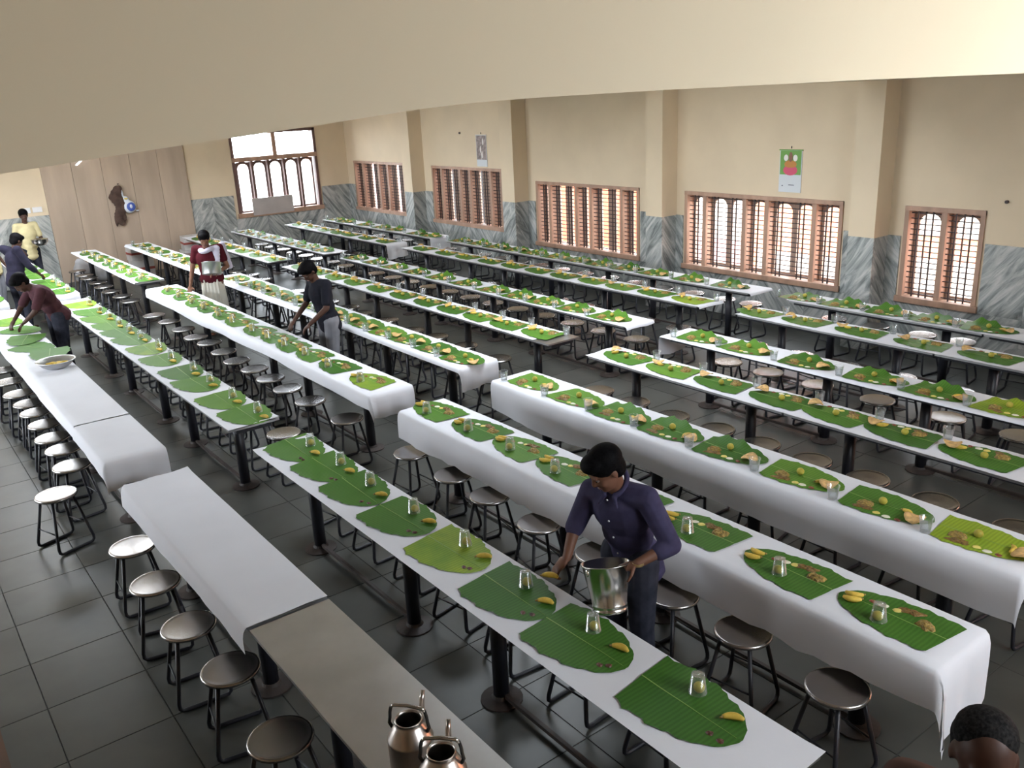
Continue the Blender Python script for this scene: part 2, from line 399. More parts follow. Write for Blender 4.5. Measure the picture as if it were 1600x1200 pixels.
# cream beam across the near side of the hall, its underside kinked
BX = 1.2
prof = [(3.35, 3.05), (.6, 3.214), (-.154, 3.281), (-.244, 3.289), (-.366, 3.299), (-.564, 3.314), (-.743, 3.329), (-.83, 3.3335), (-.914, 3.336), (-1.03, 3.3378), (-1.307, 3.340), (-1.954, 3.341), (-2.768, 3.339), (-10.5, 3.33)]
vs = []; fs = []; n = len(prof)
for x in (BX, BX + .26):
    for y, z in prof: vs.append((x, y, z))
    for y, z in prof: vs.append((x, y, ZC))
for i in range(n - 1):
    fs += [(i, n + i, n + i + 1, i + 1), (2 * n + i, 2 * n + i + 1, 3 * n + i + 1, 3 * n + i), (i, i + 1, 2 * n + i + 1, 2 * n + i)]
struct(MB().add(vs, fs).build('wall_header', M['beam']), 'plain cream beam across the top of the view')

# outside: ground and the neighbour's painted wall
struct(MB().box(-40, 80, -60, 60, -.4, -.3).build('ground', M['ground']))
nbw = struct(MB().box(-6, 30, -13.8, -13.5, -.3, 2.6).build('wall_neighbour', M['nb_or']), 'painted neighbour wall outside the windows')
def patch(name, m, x0, x1, z0, z1): MB().box(x0, x1, -13.5, -13.47, z0, z1).build(name, M[m], nbw)  # brightness of each window's view is put into the band colours
patch('tone_band', 'nb_wh', 10.4, 13.3, .55, 2.6); patch('tone_band', 'nb_pk', 10.4, 13.3, -.3, .55)
patch('tone_band', 'nb_wh', 4.0, 7.3, -.3, .62); patch('tone_band', 'nb_wh', 5.5, 7.4, 1.0, 2.6)
patch('tone_band', 'nb_wh', 7.4, 10.2, -.3, .45)
patch('tone_band', 'nb_rd', 13.4, 17.6, -.3, 2.6); patch('tone_band', 'nb_dk', 17.7, 21.9, -.3, 2.6); patch('tone_band', 'nb_pk', 22., 29., -.3, 2.6)

# ------------------------------------------------------------------ windows on the right wall
def arch_panel(w_, h, mx, mb_, mt, t):
    """board w x h with one arched hole, in local x/z, thickness t in y"""
    hw = w_ / 2 - mx; r = min(hw, .12); zt = h - mt
    inner = [(-hw, mb_), (hw, mb_), (hw, zt - r)]
    for i in range(1, 6):
        a = PI / 2 * i / 6; inner.append((hw - r + r * math.cos(a), zt - r + r * math.sin(a)))
    inner += [(hw - r, zt), (-hw + r, zt)]
    for i in range(1, 6):
        a = PI / 2 + PI / 2 * i / 6; inner.append((-hw + r + r * math.cos(a), zt - r + r * math.sin(a)))
    inner.append((-hw, zt - r))
    outer = []
    for x, z in inner:
        ox = -w_ / 2 if x <= -hw + 1e-6 else (w_ / 2 if x >= hw - 1e-6 else x * (w_ / 2) / hw)
        oz = 0 if z <= mb_ + 1e-6 else (h if z > zt - r + 1e-6 and abs(x) <= hw - r * .55 else min(h, z * (h / zt)))
        if z > zt - r + 1e-6 and abs(x) > hw - r * .55: ox = math.copysign(w_ / 2, x)
        outer.append((ox, oz))
    n = len(inner); vs = []; fs = []
    for y in (0, t):
        vs += [(x, y, z) for x, z in inner] + [(x, y, z) for x, z in outer]
    for i in range(n):
        j = (i + 1) % n
        fs += [(i, n + i, n + j, j), (2 * n + i, 2 * n + j, 3 * n + j, 3 * n + i), (i, j, 2 * n + j, 2 * n + i), (n + i, 3 * n + i, 3 * n + j, n + j)]
    return MB().add(vs, fs)

def window_right(idx, win, cells, style, label):
    x0, x1, z0, z1 = win; y = YW
    o = struct(empty('window_%d' % idx, ((x0 + x1) / 2, y, z0)), label)
    def part(name, m, a0, a1, b0, b1, c0, c1):
        cx = (x0 + x1) / 2
        return MB().box(a0 - cx, a1 - cx, b0, b1, c0 - z0, c1 - z0).build(name, M[m], o)
    fw = .055
    part('jamb', 'wood', x0, x0 + fw, -.24, .02, z0, z1); part('jamb', 'wood', x1 - fw, x1, -.24, .02, z0, z1)
    part('frame_head', 'wood', x0, x1, -.24, .025, z1 - fw, z1); part('sill', 'wood', x0 - .03, x1 + .03, -.24, .05, z0 - .045, z0 + .03)
    tot = sum(c for c, _ in cells); wi = x1 - x0 - 2 * fw; mu = .07
    avail = wi - mu * (len(cells) - 1); cur = x1 - fw   # from far to near
    zb, zt = z0 + .03, z1 - fw
    for ci, (c, kind) in enumerate(cells):
        cw = avail * c / tot; b = cur; a = cur - cw
        if ci < len(cells) - 1: part('mullion', 'wood', a - mu, a, -.20, .0, zb, zt)
        # iron bars
        npair = 1 if kind == 1 else 2
        ps = []
        if style == 'two': ps = [a + cw * q for q in (.3, .52, .76)]
        else:
            for q in range(npair):
                c0 = a + cw * ((q + .5) / npair); ps += [c0 - .035, c0 + .035] if True else [c0]
        for px in ps: part('window_bar', 'iron', px - .008, px + .008, -.045, -.03, zb, zt)
        # shutters with arched openings
        ns = kind
        for q in range(ns):
            sw = cw / ns; cx = a + sw * (q + .5)
            if style in ('arch', 'two'):
                me = arch_panel(sw - .004, zt - zb, sw * (.125 if style == 'arch' else .15), .05, .05, .03)
                me.build('shutter', M['shutter'], o, loc=(cx - (x0 + x1) / 2, -.17, zb - z0))
            else:
                gap = .46 if style == 'red' else .30
                for sgn in (-1, 1):
                    MB().box(-sw * (1 - gap) / 4, sw * (1 - gap) / 4, 0, .03, 0, zt - zb).build('shutter', M['shutter'], o, loc=(cx - (x0 + x1) / 2 + sgn * sw * (1 + gap) / 4, -.19, zb - z0))
        cur = a - mu
    nh = 16
    for i in range(nh):
        zz = zb + (zt - zb) * (i + .5) / nh; part('window_bar', 'iron', x0 + fw, x1 - fw, -.058, -.046, zz - .006, zz + .006)
cells5 = [(.9, 1), (2.1, 2), (1.0, 1), (2.2, 2), (1.1, 1)]
window_right(1, WIN[0], [(1, 1), (2, 2), (1, 1), (2, 2)], 'dim', 'barred wooden window nearest the far corner')
window_right(2, WIN[1], cells5, 'dim', 'dark barred wooden window below the small grey calendar')
window_right(3, WIN[2], cells5, 'red', 'barred wooden window with red light behind it')
window_right(4, WIN[3], cells5, 'arch', 'bright barred window below the green and pink calendar')
window_right(5, WIN[4], [(1, 1), (1, 1)], 'two', 'glowing two-pane barred window at the right')

# ------------------------------------------------------------------ far window
y0, y1, z0, z1 = FARW
fw_ = struct(empty('window_6', (XF, (y0 + y1) / 2, z0)), 'tall bright window with arched panes in the far wall')
def fpart(name, m, a0, a1, b0, b1, c0, c1):
    cy = (y0 + y1) / 2
    return MB().box(b0, b1, a0 - cy, a1 - cy, c0 - z0, c1 - z0).build(name, M[m], fw_)
fpart('jamb', 'wood2', y0, y0 + .07, -.02, .2, z0, z1); fpart('jamb', 'wood2', y1 - .07, y1, -.02, .2, z0, z1)
fpart('frame_head', 'wood2', y0, y1, -.02, .2, z1 - .07, z1); fpart('sill', 'wood', y0 - .03, y1 + .03, -.06, .2, z0 - .05, z0 + .05)
ZT = 2.28
fpart('transom', 'wood', y0, y1, -.03, .2, ZT - .05, ZT + .05)
fpart('mullion', 'wood', (y0 + y1) / 2 - .05, (y0 + y1) / 2 + .05, -.02, .2, ZT, z1)
pw = (y1 - y0 - .14) / 5
for i in range(5):
    a = y0 + .07 + i * pw
    if i: fpart('mullion', 'wood2', a - .03, a + .03, -.02, .18, z0 + .05, ZT - .05)
    o = arch_panel(pw - .07, ZT - z0 - .11, .035, .04, .05, .03).build('shutter', M['wood2'], fw_, loc=(.10, a + pw / 2 - (y0 + y1) / 2, .055), rz=PI / 2)
for i in range(7): fpart('window_bar', 'iron', y0 + .45 + i * .09, y0 + .457 + i * .09, .12, .13, ZT + .05, z1 - .07)
for i in range(7): fpart('window_bar', 'iron', y0 + .45, y0 + 1.0, .13, .14, ZT + .1 + i * .07, ZT + .108 + i * .07)
for i in range(4): fpart('window_bar', 'iron', y0 + .12 + i * .09, y0 + .126 + i * .09, .14, .15, z0 + .05, ZT - .05)
for i in range(9): fpart('window_bar', 'iron', y0 + .09, y0 + .48, .15, .16, z0 + .1 + i * .13, z0 + .108 + i * .13)
tag(MB().box(-.02, .02, -.52, .52, 0, .40).build('cover_board', M['board'], loc=(XF - .055, -8.36, FARW[2] - .02)), 'grey board covering the lower middle of the far window', 'board')

# ------------------------------------------------------------------ tables
ROWY = [-1.190, -2.186, -3.523, -4.627, -5.824, -6.918, -8.235, -9.240]    # +y edge of each row
TW = .457
DX = [0, -.04, -.05, .06, .05, 0, .04, .04]
ROWP = ['eighth row from windows', 'seventh row from windows', 'sixth row from windows', 'fifth row from windows', 'fourth row from windows', 'third row from windows', 'second row from windows', 'row nearest windows']
SEG7 = [(19.86, 17.46), (17.44, 15.04), (14.34, 11.94), (11.92, 9.52), (9.50, 7.10), (6.45, 4.05), (4.03, 1.63)]
def make_table():
    t = empty('steel_table', (0, 0, 0)); L = 1.2; Wd = TW / 2
    top = MB().box(-L, L, -Wd, Wd, .732, .75).build('table_top', M['steel'], t)
    MB().box(-L + .03, L - .03, -Wd + .07, Wd - .07, .69, .732).build('under_frame', M['black'], t)
    for s in (-1, 1):
        lg = MB().lathe([(.047, .012), (.047, .69)], 14).build('leg', M['black'], t, True, loc=(s * .72, 0, 0))
        MB().lathe([(.125, 0), (.125, .01), (.06, .022), (.05, .04)], 18).build('foot_plate', M['rust'], lg)
    MB().box(-.72, .72, -.012, .012, .03, .055).build('foot_rail', M['rust'], t)
    return t
proto = make_table(); first = True
for r in range(8):
    yc = ROWY[r] - TW / 2
    for s, (a, b) in enumerate(SEG7):
        loc = ((a + b) / 2 + DX[r], yc, 0)
        if first: t = proto; t.location = loc; first = False
        else: t = dup(proto, loc, 0)
        if r == 0 and s == 6: lab = 'bare steel table with two kettles at the near left'
        else: lab = 'steel table under white paper, %s from far end, %s' % (ORD[s], ROWP[r])
        tag(t, lab, 'table', 'long steel tables in rows')

def paper(r, seg, x1, x0, Ld=0, Rd=0, nd=0, fd=0, ow=.006, rag=.0, seed=0):
    """sheet over a run of tables; x1 far end, x0 near end of the flat top"""
    yl = ROWY[r] + ow; yr = ROWY[r] - TW - ow
    top = .7535; S = []; n = max(8, int((x1 - x0) / .10))
    for d in ([fd * q for q in (1, .75, .5, .25, .08)] if fd else []): S.append((x1, d))
    for i in range(n + 1): S.append((x1 + (x0 - x1) * i / n, 0))
    for d in ([nd * q for q in (.08, .2, .4, .6, .8, 1)] if nd else []): S.append((x0, -d))
    T = []
    for q in ((1, .8, .6, .4, .2, .08) if Ld else ()): T.append((yl, Ld * q))
    for i in range(9): T.append((yl + (yr - yl) * i / 8, 0))
    for q in ((.08, .25, .5, .75, 1) if Rd else ()): T.append((yr, -Rd * q))
    vs = []; fs = []
    for si, (x, dx) in enumerate(S):
        for ti, (y, dy) in enumerate(T):
            q = noise.noise(Vector((x * 1.1 + seed * 7.3, y * 2 + (1 if dy > 0 else 0), seed * 3.1)))
            q2 = noise.noise(Vector((x * 4.0 + seed, y * 5, seed * 1.7)))
            ex = abs(dx); ey = abs(dy)
            edge_l = 1 + .22 * noise.noise(Vector((x * .8 + 3, seed * 2.2, 0))) + rag * noise.noise(Vector((x * 9, seed, 1)))
            ey *= edge_l
            if ex: ex *= 1 + .35 * noise.noise(Vector((y * 4 + seed, seed * 1.9, 4))) + rag * 1.2 * noise.noise(Vector((y * 30, seed, 1)))
            d = math.hypot(ex, ey)
            cr = .035
            out = cr * (1 - math.exp(-d / cr)) if d else 0
            ox = math.copysign(1, dx) * out * (ex / d) if d else 0; oy = math.copysign(1, dy) * out * (ey / d) if d else 0
            fold = .5 * d * (.30 * q + .12 * q2) if d else 0
            drop = max(0, d - cr * .55 * (1 - math.exp(-d / cr)))
            px = x + ox + (math.copysign(fold, dx) if ex else 0) + (.02 * q if not dx and (si in (0, len(S) - 1)) else 0)
            if dx and not dy: px += .04 * d * math.sin(y * 30 + seed)
            py = y + oy + (fold if ey else 0) * (1 if dy >= 0 else -1)
            pz = top + (.0016 * (q2 + .4) if not d else 0) - drop
            if not d and (si == 0 or si == len(S) - 1) and not nd: pz += .012 * max(0, q2 + .3)
            vs.append((px, py, max(pz, .05)))
    k = len(T)
    for i in range(len(S) - 1):
        for j in range(k - 1): fs.append((i * k + j, (i + 1) * k + j, (i + 1) * k + j + 1, i * k + j + 1))
    o = MB().add(vs, fs).build('paper_cover', M['paper'], None, True)
    return tag(o, 'white paper cover on the %s table of the %s' % ({'z': 'far', 'a': 'middle', 'b': 'near'}[seg], ROWP[r]), 'paper cover', 'white paper table covers')
SX = {'z': (19.90, 14.98), 'a': (14.40, 7.06), 'b': (6.49, 1.62)}
PS = {(0, 'z'): dict(nd=.12, Ld=.05), (0, 'a'): dict(Ld=.13, nd=.24), (0, 'b'): dict(Ld=.17),
      (1, 'z'): dict(nd=.22), (1, 'a'): dict(), (1, 'b'): dict(ow=.025),
      (2, 'z'): dict(Ld=.02), (2, 'a'): dict(Ld=.14, nd=.24, fd=.03), (2, 'b'): dict(Ld=.27, nd=.42, rag=.12),
      (3, 'z'): dict(Ld=.05), (3, 'a'): dict(Ld=.06, nd=.26), (3, 'b'): dict(Ld=.29, nd=.14, rag=.03),
      (4, 'z'): dict(), (4, 'a'): dict(), (4, 'b'): dict(),
      (5, 'z'): dict(), (5, 'a'): dict(nd=.05), (5, 'b'): dict(fd=.24, Ld=.02),
      (6, 'z'): dict(nd=.32), (6, 'a'): dict(nd=.04), (6, 'b'): dict(),
      (7, 'z'): dict(nd=.30), (7, 'a'): dict(nd=.05), (7, 'b'): dict()}
NEARX = {(1, 'a'): 7.10, (4, 'a'): 7.36, (0, 'b'): 4.06, (1, 'z'): 15.0, (2, 'z'): 15.08}
for i, ((r, s), kw) in enumerate(PS.items()):
    a, b = SX[s]; b = NEARX.get((r, s), b)
    if (r, s) == (0, 'a'):
        o = paper(r, s, 8.16, b, seed=i + 40, **kw); o['label'] = 'short end sheet of white paper nearer than the steel bowl'
        b = 8.17; kw = dict(Ld=kw['Ld'])
    paper(r, s, a + DX[r], b + DX[r], seed=i, **kw)

# ------------------------------------------------------------------ stools
def make_stool():
    t = empty('steel_stool', (0, 0, 0))
    MB().lathe([(.0, .440), (.150, .440), (.158, .444), (.162, .452), (.160, .462), (.153, .467), (.145, .465), (.12, .463), (.0, .461)], 28).build('seat', M['seat'], t, True)
    for s in (-1, 1):
        p = [(s * .085, -.085, .445), (s * .15, -.150, .06), (s * .153, -.148, .03), (s * .154, -.132, .014), (s * .154, -.11, .0125)]
        q = [(x, -y, z) for x, y, z in reversed(p)]
        MB().tube(p + q, .0125, 8).build('leg_frame', M['black'], t, True)
    for s in (-1, 1):
        MB().tube([(-.131, s * .131, .175), (.131, s * .131, .175)], .006, 6).build('brace', M['black'], t, True)
    return t
sp = make_stool(); first = True; nst = {}
def stool(x, y, label, rz=None):
    global first
    rz = random.uniform(-.22, .22) if rz is None else rz
    if first: o = sp; o.location = (x, y, 0); o.rotation_euler = (0, 0, rz); first = False
    else: o = dup(sp, (x, y, 0), rz)
    return tag(o, label, 'stool', 'round steel stools')
REG = [19.35 - .6 * i for i in range(8)] + [13.95 - .6 * i for i in range(12)] + [6.15 - .6 * i for i in range(8)]
STX = {r: list(REG) for r in range(8)}
STX[1].remove(13.95 - .6 * 11)
STX[0] = [12.02, 11.41, 10.78, 10.30, 9.90, 9.42, 8.93, 8.52, 8.02, 6.06, 5.43, 4.78, 4.2, 3.5]
STX[2] = [19.2, 18.55, 18.1, 17.46, 16.91, 16.32, 15.7, 15.15, 13.69, 13.08, 12.41, 11.81, 11.36, 10.76, 10.21, 9.7, 9.2, 8.69, 8.12, 7.35, 6.16, 5.51, 4.99, 4.38, 3.78, 3.12, 2.60, 1.99]
STX[4] = [19.35 - .6 * i for i in range(8)] + [13.6, 13.0, 12.4, 11.8, 11.3, 10.63, 9.85, 9.33, 8.69, 7.93] + [6.23, 5.73, 5.2, 4.70, 4.22, 3.73, 3.24, 2.71, 2.14]
STX[5] = [19.35 - .6 * i for i in range(8)] + [13.95 - .6 * i for i in range(12)] + [5.94, 5.40, 4.80, 4.15, 3.48, 2.86, 2.3]
STX[7] = [19.35 - .6 * i for i in range(8)] + [13.95 - .6 * i for i in range(11)] + [7.50, 6.2, 5.62, 5.02, 4.56, 3.9, 3.3]
for r in range(8):
    for i, x in enumerate(STX[r]):
        if r % 2 == 0: y = ROWY[r] + .105 + random.uniform(-.03, .03)
        else: y = ROWY[r] - TW - .10 + random.uniform(-.03, .03)
        if r == 5: y = ROWY[r] - TW - .02
        stool(x, y, 'round steel stool with black legs, %s from far end, %s' % (ORD[i], ROWP[r]))
stool(7.44, -.84, 'stray round steel stool standing alone at the left', .35)
stool(7.42, -2.80, 'round steel stool with dull grey seat at a table gap', .1)

# ------------------------------------------------------------------ place settings
def leaf_half(u, side, sc, rnd_):
    pts = [(-.275, .188), (-.18, .207), (-.06, .208), (.06, .190), (.15, .160), (.22, .125), (.265, .085), (.29, .045), (.30, .012)]
    for (a, wa), (b, wb) in zip(pts, pts[1:]):
        if u <= b: return (wa + (wb - wa) * (u - a) / (b - a)) * sc * (1 + .035 * math.sin(u * 41 + rnd_) + .03 * math.sin(u * 90 + 2 * rnd_))
    return .01
def leaf_z(u, v, sd, lift):
    z = .004 + .004 * noise.noise(Vector((u * 5 + sd, v * 5, sd))) + .0025 * (1 - min(1, abs(v) / .02))
    if lift and v < -.02:
        q = (-.02 - v) / .17
        hump = .6 * math.exp(-((u + .06 + .05 * math.sin(sd)) / .15) ** 2) + .16 * math.sin(u * 38 + sd)
        z += max(0, lift * min(q, 1.1) ** 1.25 * hump * 1.5)
    return z
def leaf_meshes(sd, sc, lift):
    nu, nv = 22, 10; vs = []; fs = []
    for i in range(nu + 1):
        u = -.275 + .575 * i / nu
        for j in range(nv + 1):
            t = -1 + 2 * j / nv; hw = leaf_half(u, t, sc, sd + (1.3 if t > 0 else 0))
            v = t * hw
            sk = .03 * t * math.sin(sd) if i == 0 else 0
            pull = 1 - .35 * lift / .12 * max(0, -t) if lift else 1
            vs.append((-(u + sk), v * pull, leaf_z(u, v, sd, lift)))
    k = nv + 1
    for i in range(nu):
        for j in range(nv): fs.append((i * k + j, (i + 1) * k + j, (i + 1) * k + j + 1, i * k + j + 1))
    body = MB().add(vs, fs).mesh('leaf_blade', M['leaf'], True)
    vs = []; fs = []
    for i in range(15):
        u = -.272 + .55 * i / 14; wd = .0035 * (1 - .7 * i / 14)
        z = leaf_z(u, 0, sd, 0) + .0012
        vs += [(-u, -wd, z), (-u, 0, z + .0015), (-u, wd, z)]
    for i in range(14):
        a = i * 3; fs += [(a, a + 3, a + 4, a + 1), (a + 1, a + 4, a + 5, a + 2)]
    rib = MB().add(vs, fs).mesh('midrib', M['rib'], True)
    return body, rib
LV = {k: [leaf_meshes(sd + 1.7 * i, sc, lift) for i in range(3)] for k, (sd, sc, lift) in
      {'big': (1.0, 1.04, 0), 'row2': (4.0, .84, 0), 'flat': (7., .86, 0), 'lift': (11., .95, .062), 'lift2': (15., .92, .04)}.items()}

ME = {}
ME['lemon'] = MB().ell((0, 0, .0255), (.027, .0255, .0255), n=14, m=9).mesh('lemon', M['lemon'], True)
def banana_mesh():
    path = []; rs = []
    for i in range(9):
        a = -.62 + 1.24 * i / 8; path.append((.075 * math.sin(a), .075 * (1 - math.cos(a)), .017)); rs.append(.017 * (.35 + .65 * math.sin(PI * (i + .7) / 9.4)))
    return MB().tube(path, rs, 8).mesh('banana', M['banana'], True)
ME['banana'] = banana_mesh()
ME['btip'] = MB().tube([(.043, .0145, .017), (.054, .022, .018)], [.0055, .004], 6).mesh('banana_stem', M['bstem'], True)
def tumbler(inv):
    pr = [(.0, .003), (.028, .003), (.0285, 0.0), (.030, .001), (.0405, .094), (.043, .096), (.0415, .098), (.0385, .095), (.0275, .006), (.0, .006)]
    if inv: pr = [(r, .0985 - z) for r, z in reversed(pr)]
    return MB().lathe(pr, 18, cap=False)
ME['glass'] = tumbler(False).mesh('tumbler', M['glass'], True); ME['glassi'] = tumbler(True).mesh('tumbler', M['glass'], True)
ME['water'] = MB().lathe([(.0, .0065), (.027, .0065), (.0335, .058), (.0, .058)], 16).mesh('water', M['water'], True)
def papad_mesh(sd):
    vs = [(0, 0, .02)]; fs = []; nr, na = 4, 16
    for j in range(1, nr + 1):
        for i in range(na):
            a = 2 * PI * i / na; r = .063 * j / nr * (1 + .14 * noise.noise(Vector((math.cos(a) * 1.5, math.sin(a) * 1.5, sd))))
            vs.append((r * math.cos(a), r * math.sin(a), .02 + .016 * math.sin(a * 2 + sd) * (j / nr) ** 2 + .006 * noise.noise(Vector((r * 40, a * 2, sd)))))
    for i in range(na):
        fs.append((0, 1 + i, 1 + (i + 1) % na))
        for j in range(nr - 1): fs.append((1 + j * na + i, 1 + (j + 1) * na + i, 1 + (j + 1) * na + (i + 1) % na, 1 + j * na + (i + 1) % na))
    n = len(vs); vs += [(x, y, z - .004) for x, y, z in vs]; fs += [tuple(n + i for i in reversed(f)) for f in fs]
    e = 1 + (nr - 1) * na
    fs += [(e + i, n + e + i, n + e + (i + 1) % na, e + (i + 1) % na) for i in range(na)]
    return MB().add(vs, fs).mesh('papad', M['papad'], True)
def lump(name, m, rx, ry, h, rough, sd):
    vs = []; fs = []; nr, na = 5, 14
    vs.append((0, 0, h))
    for j in range(1, nr + 1):
        q = j / nr
        for i in range(na):
            a = 2 * PI * i / na; w_ = 1 + rough * noise.noise(Vector((math.cos(a) * 2, math.sin(a) * 2, sd)))
            z = h * math.sqrt(max(0, 1 - q * q)) * (1 + 1.1 * rough * noise.noise(Vector((q * 6 * math.cos(a), q * 6 * math.sin(a), sd + 5))))
            vs.append((rx * q * w_ * math.cos(a), ry * q * w_ * math.sin(a), max(z, 0)))
    for i in range(na):
        fs.append((0, 1 + i, 1 + (i + 1) % na))
        for j in range(nr - 1): fs.append((1 + j * na + i, 1 + (j + 1) * na + i, 1 + (j + 1) * na + (i + 1) % na, 1 + j * na + (i + 1) % na))
    return MB().add(vs, fs).mesh(name, M[m], rough < .3)
ME['papad'] = [papad_mesh(s) for s in (1.1, 4.7, 9.2)]
ME['curry'] = [lump('curry', 'curry', .055, .040, .020, .6, s) for s in (1, 5)]
ME['veg'] = [lump('fried_vegetable', 'poriyal', .070, .026, .010, .7, s) for s in (2, 8)]
ME['white'] = [lump('white_chutney', 'white', .027, .018, .007, .2, 3)]
ME['yellow'] = [lump('yellow_chutney', 'yellow', .025, .019, .007, .2, 6)]
ME['red'] = [lump('red_relish', 'redp', .022, .016, .007, .45, 4)]
ME['pickle'] = [lump('pickle', 'pickle', .017, .014, .008, .45, 9)]

LX = {
 (1, 'b'): [6.22, 5.69, 5.18, 4.59, 3.99, 3.37, 2.8, 2.14],
 (1, 'a'): [13.87, 13.2, 12.62, 12.07, 11.55, 11.03, 10.43, 9.81, 9.13, 8.58, 7.89, 7.32],
 (1, 'z'): [18.4, 17.8, 17.2, 16.5, 15.97, 15.3],
 (2, 'z'): [19.33, 18.7, 18.2, 17.54, 17.05, 16.5, 15.9, 15.3],
 (2, 'a'): [13.81, 13.2, 12.59, 12.07, 11.47, 10.95, 10.31, 9.79, 9.30, 8.75, 8.14, 7.43],
 (2, 'b'): [6.2, 5.58, 5.01, 4.45, 3.84, 3.2, 2.53, 1.92],
 (3, 'z'): [19.45, 18.75, 18.15, 17.4, 16.73, 16.2, 15.6],
 (3, 'a'): [13.95, 13.27, 12.75, 12.16, 11.62, 10.99, 10.47, 9.98, 9.48, 8.94, 8.43, 7.87, 7.36],
 (3, 'b'): [6.17, 5.54, 4.97, 4.42, 3.83, 3.21, 2.59, 1.98],
 (4, 'z'): [19.4, 18.8, 18.2, 17.5, 16.8, 16.05, 15.3],
 (4, 'a'): [14.1, 13.4, 12.75, 12.1, 11.37, 10.68, 10.01, 9.39, 8.78, 8.19, 7.58],
 (4, 'b'): [6.17, 5.55, 4.94, 4.30, 3.76, 3.19, 2.58],
 (5, 'z'): [19.46, 18.8, 18.05, 17.35, 16.7, 16.09, 15.45],
 (5, 'a'): [14.1, 13.4, 12.72, 12.02, 11.32, 10.62, 9.92, 9.32, 8.75, 8.15, 7.5],
 (5, 'b'): [6.07, 5.46, 4.74, 4.04, 3.44, 2.84],
 (6, 'z'): [19.57, 18.9, 18.15, 17.5, 16.95, 16.2, 15.45],
 (6, 'a'): [14.0, 13.2, 12.55, 11.87, 11.23, 10.58, 9.94, 9.31, 8.70, 8.06, 7.43],
 (6, 'b'): [6.37, 5.72, 5.03, 4.33, 3.65],
 (7, 'z'): [19.6, 19.0, 18.1, 17.35, 16.7, 15.8, 15.25],
 (7, 'a'): [14.15, 13.55, 12.95, 12.4, 11.85, 11.25, 10.7, 10.15, 9.57, 8.97, 8.28, 7.58],
 (7, 'b'): [6.41, 5.82, 5.24, 4.68, 4.12],
}
SEGN = {'z': 'far table', 'a': 'middle table', 'b': 'near table'}
def item(mesh, name, a, b, z, T, label, cat, group, rz=None, child=None):
    (cx, cy, rot) = T; ca, sa = math.cos(rot), math.sin(rot)
    o = link(name, mesh, None, (cx + a * ca - b * sa, cy + a * sa + b * ca, z), rot + (random.uniform(-.5, .5) if rz is None else rz))
    if child: link(child[0], child[1], o)
    return tag(o, label, cat, group)
J = lambda s: random.uniform(-s, s)
YELLOW = {(1, 'b', 4): .93, (1, 'b', 5): .12, (1, 'b', 6): .22, (1, 'b', 7): .10, (1, 'b', 0): .45, (1, 'b', 1): .42, (1, 'b', 2): .30, (1, 'b', 3): .35, (2, 'a', 11): .90, (2, 'b', 1): .2, (2, 'b', 6): .3, (2, 'b', 7): .25,
          (3, 'b', 7): 1.0, (3, 'b', 0): .75, (3, 'b', 1): .72, (6, 'a', 10): .95, (4, 'b', 1): .80, (5, 'b', 5): .97, (1, 'a', 0): .92, (1, 'a', 6): .88, (1, 'a', 2): .78, (1, 'a', 10): .70}
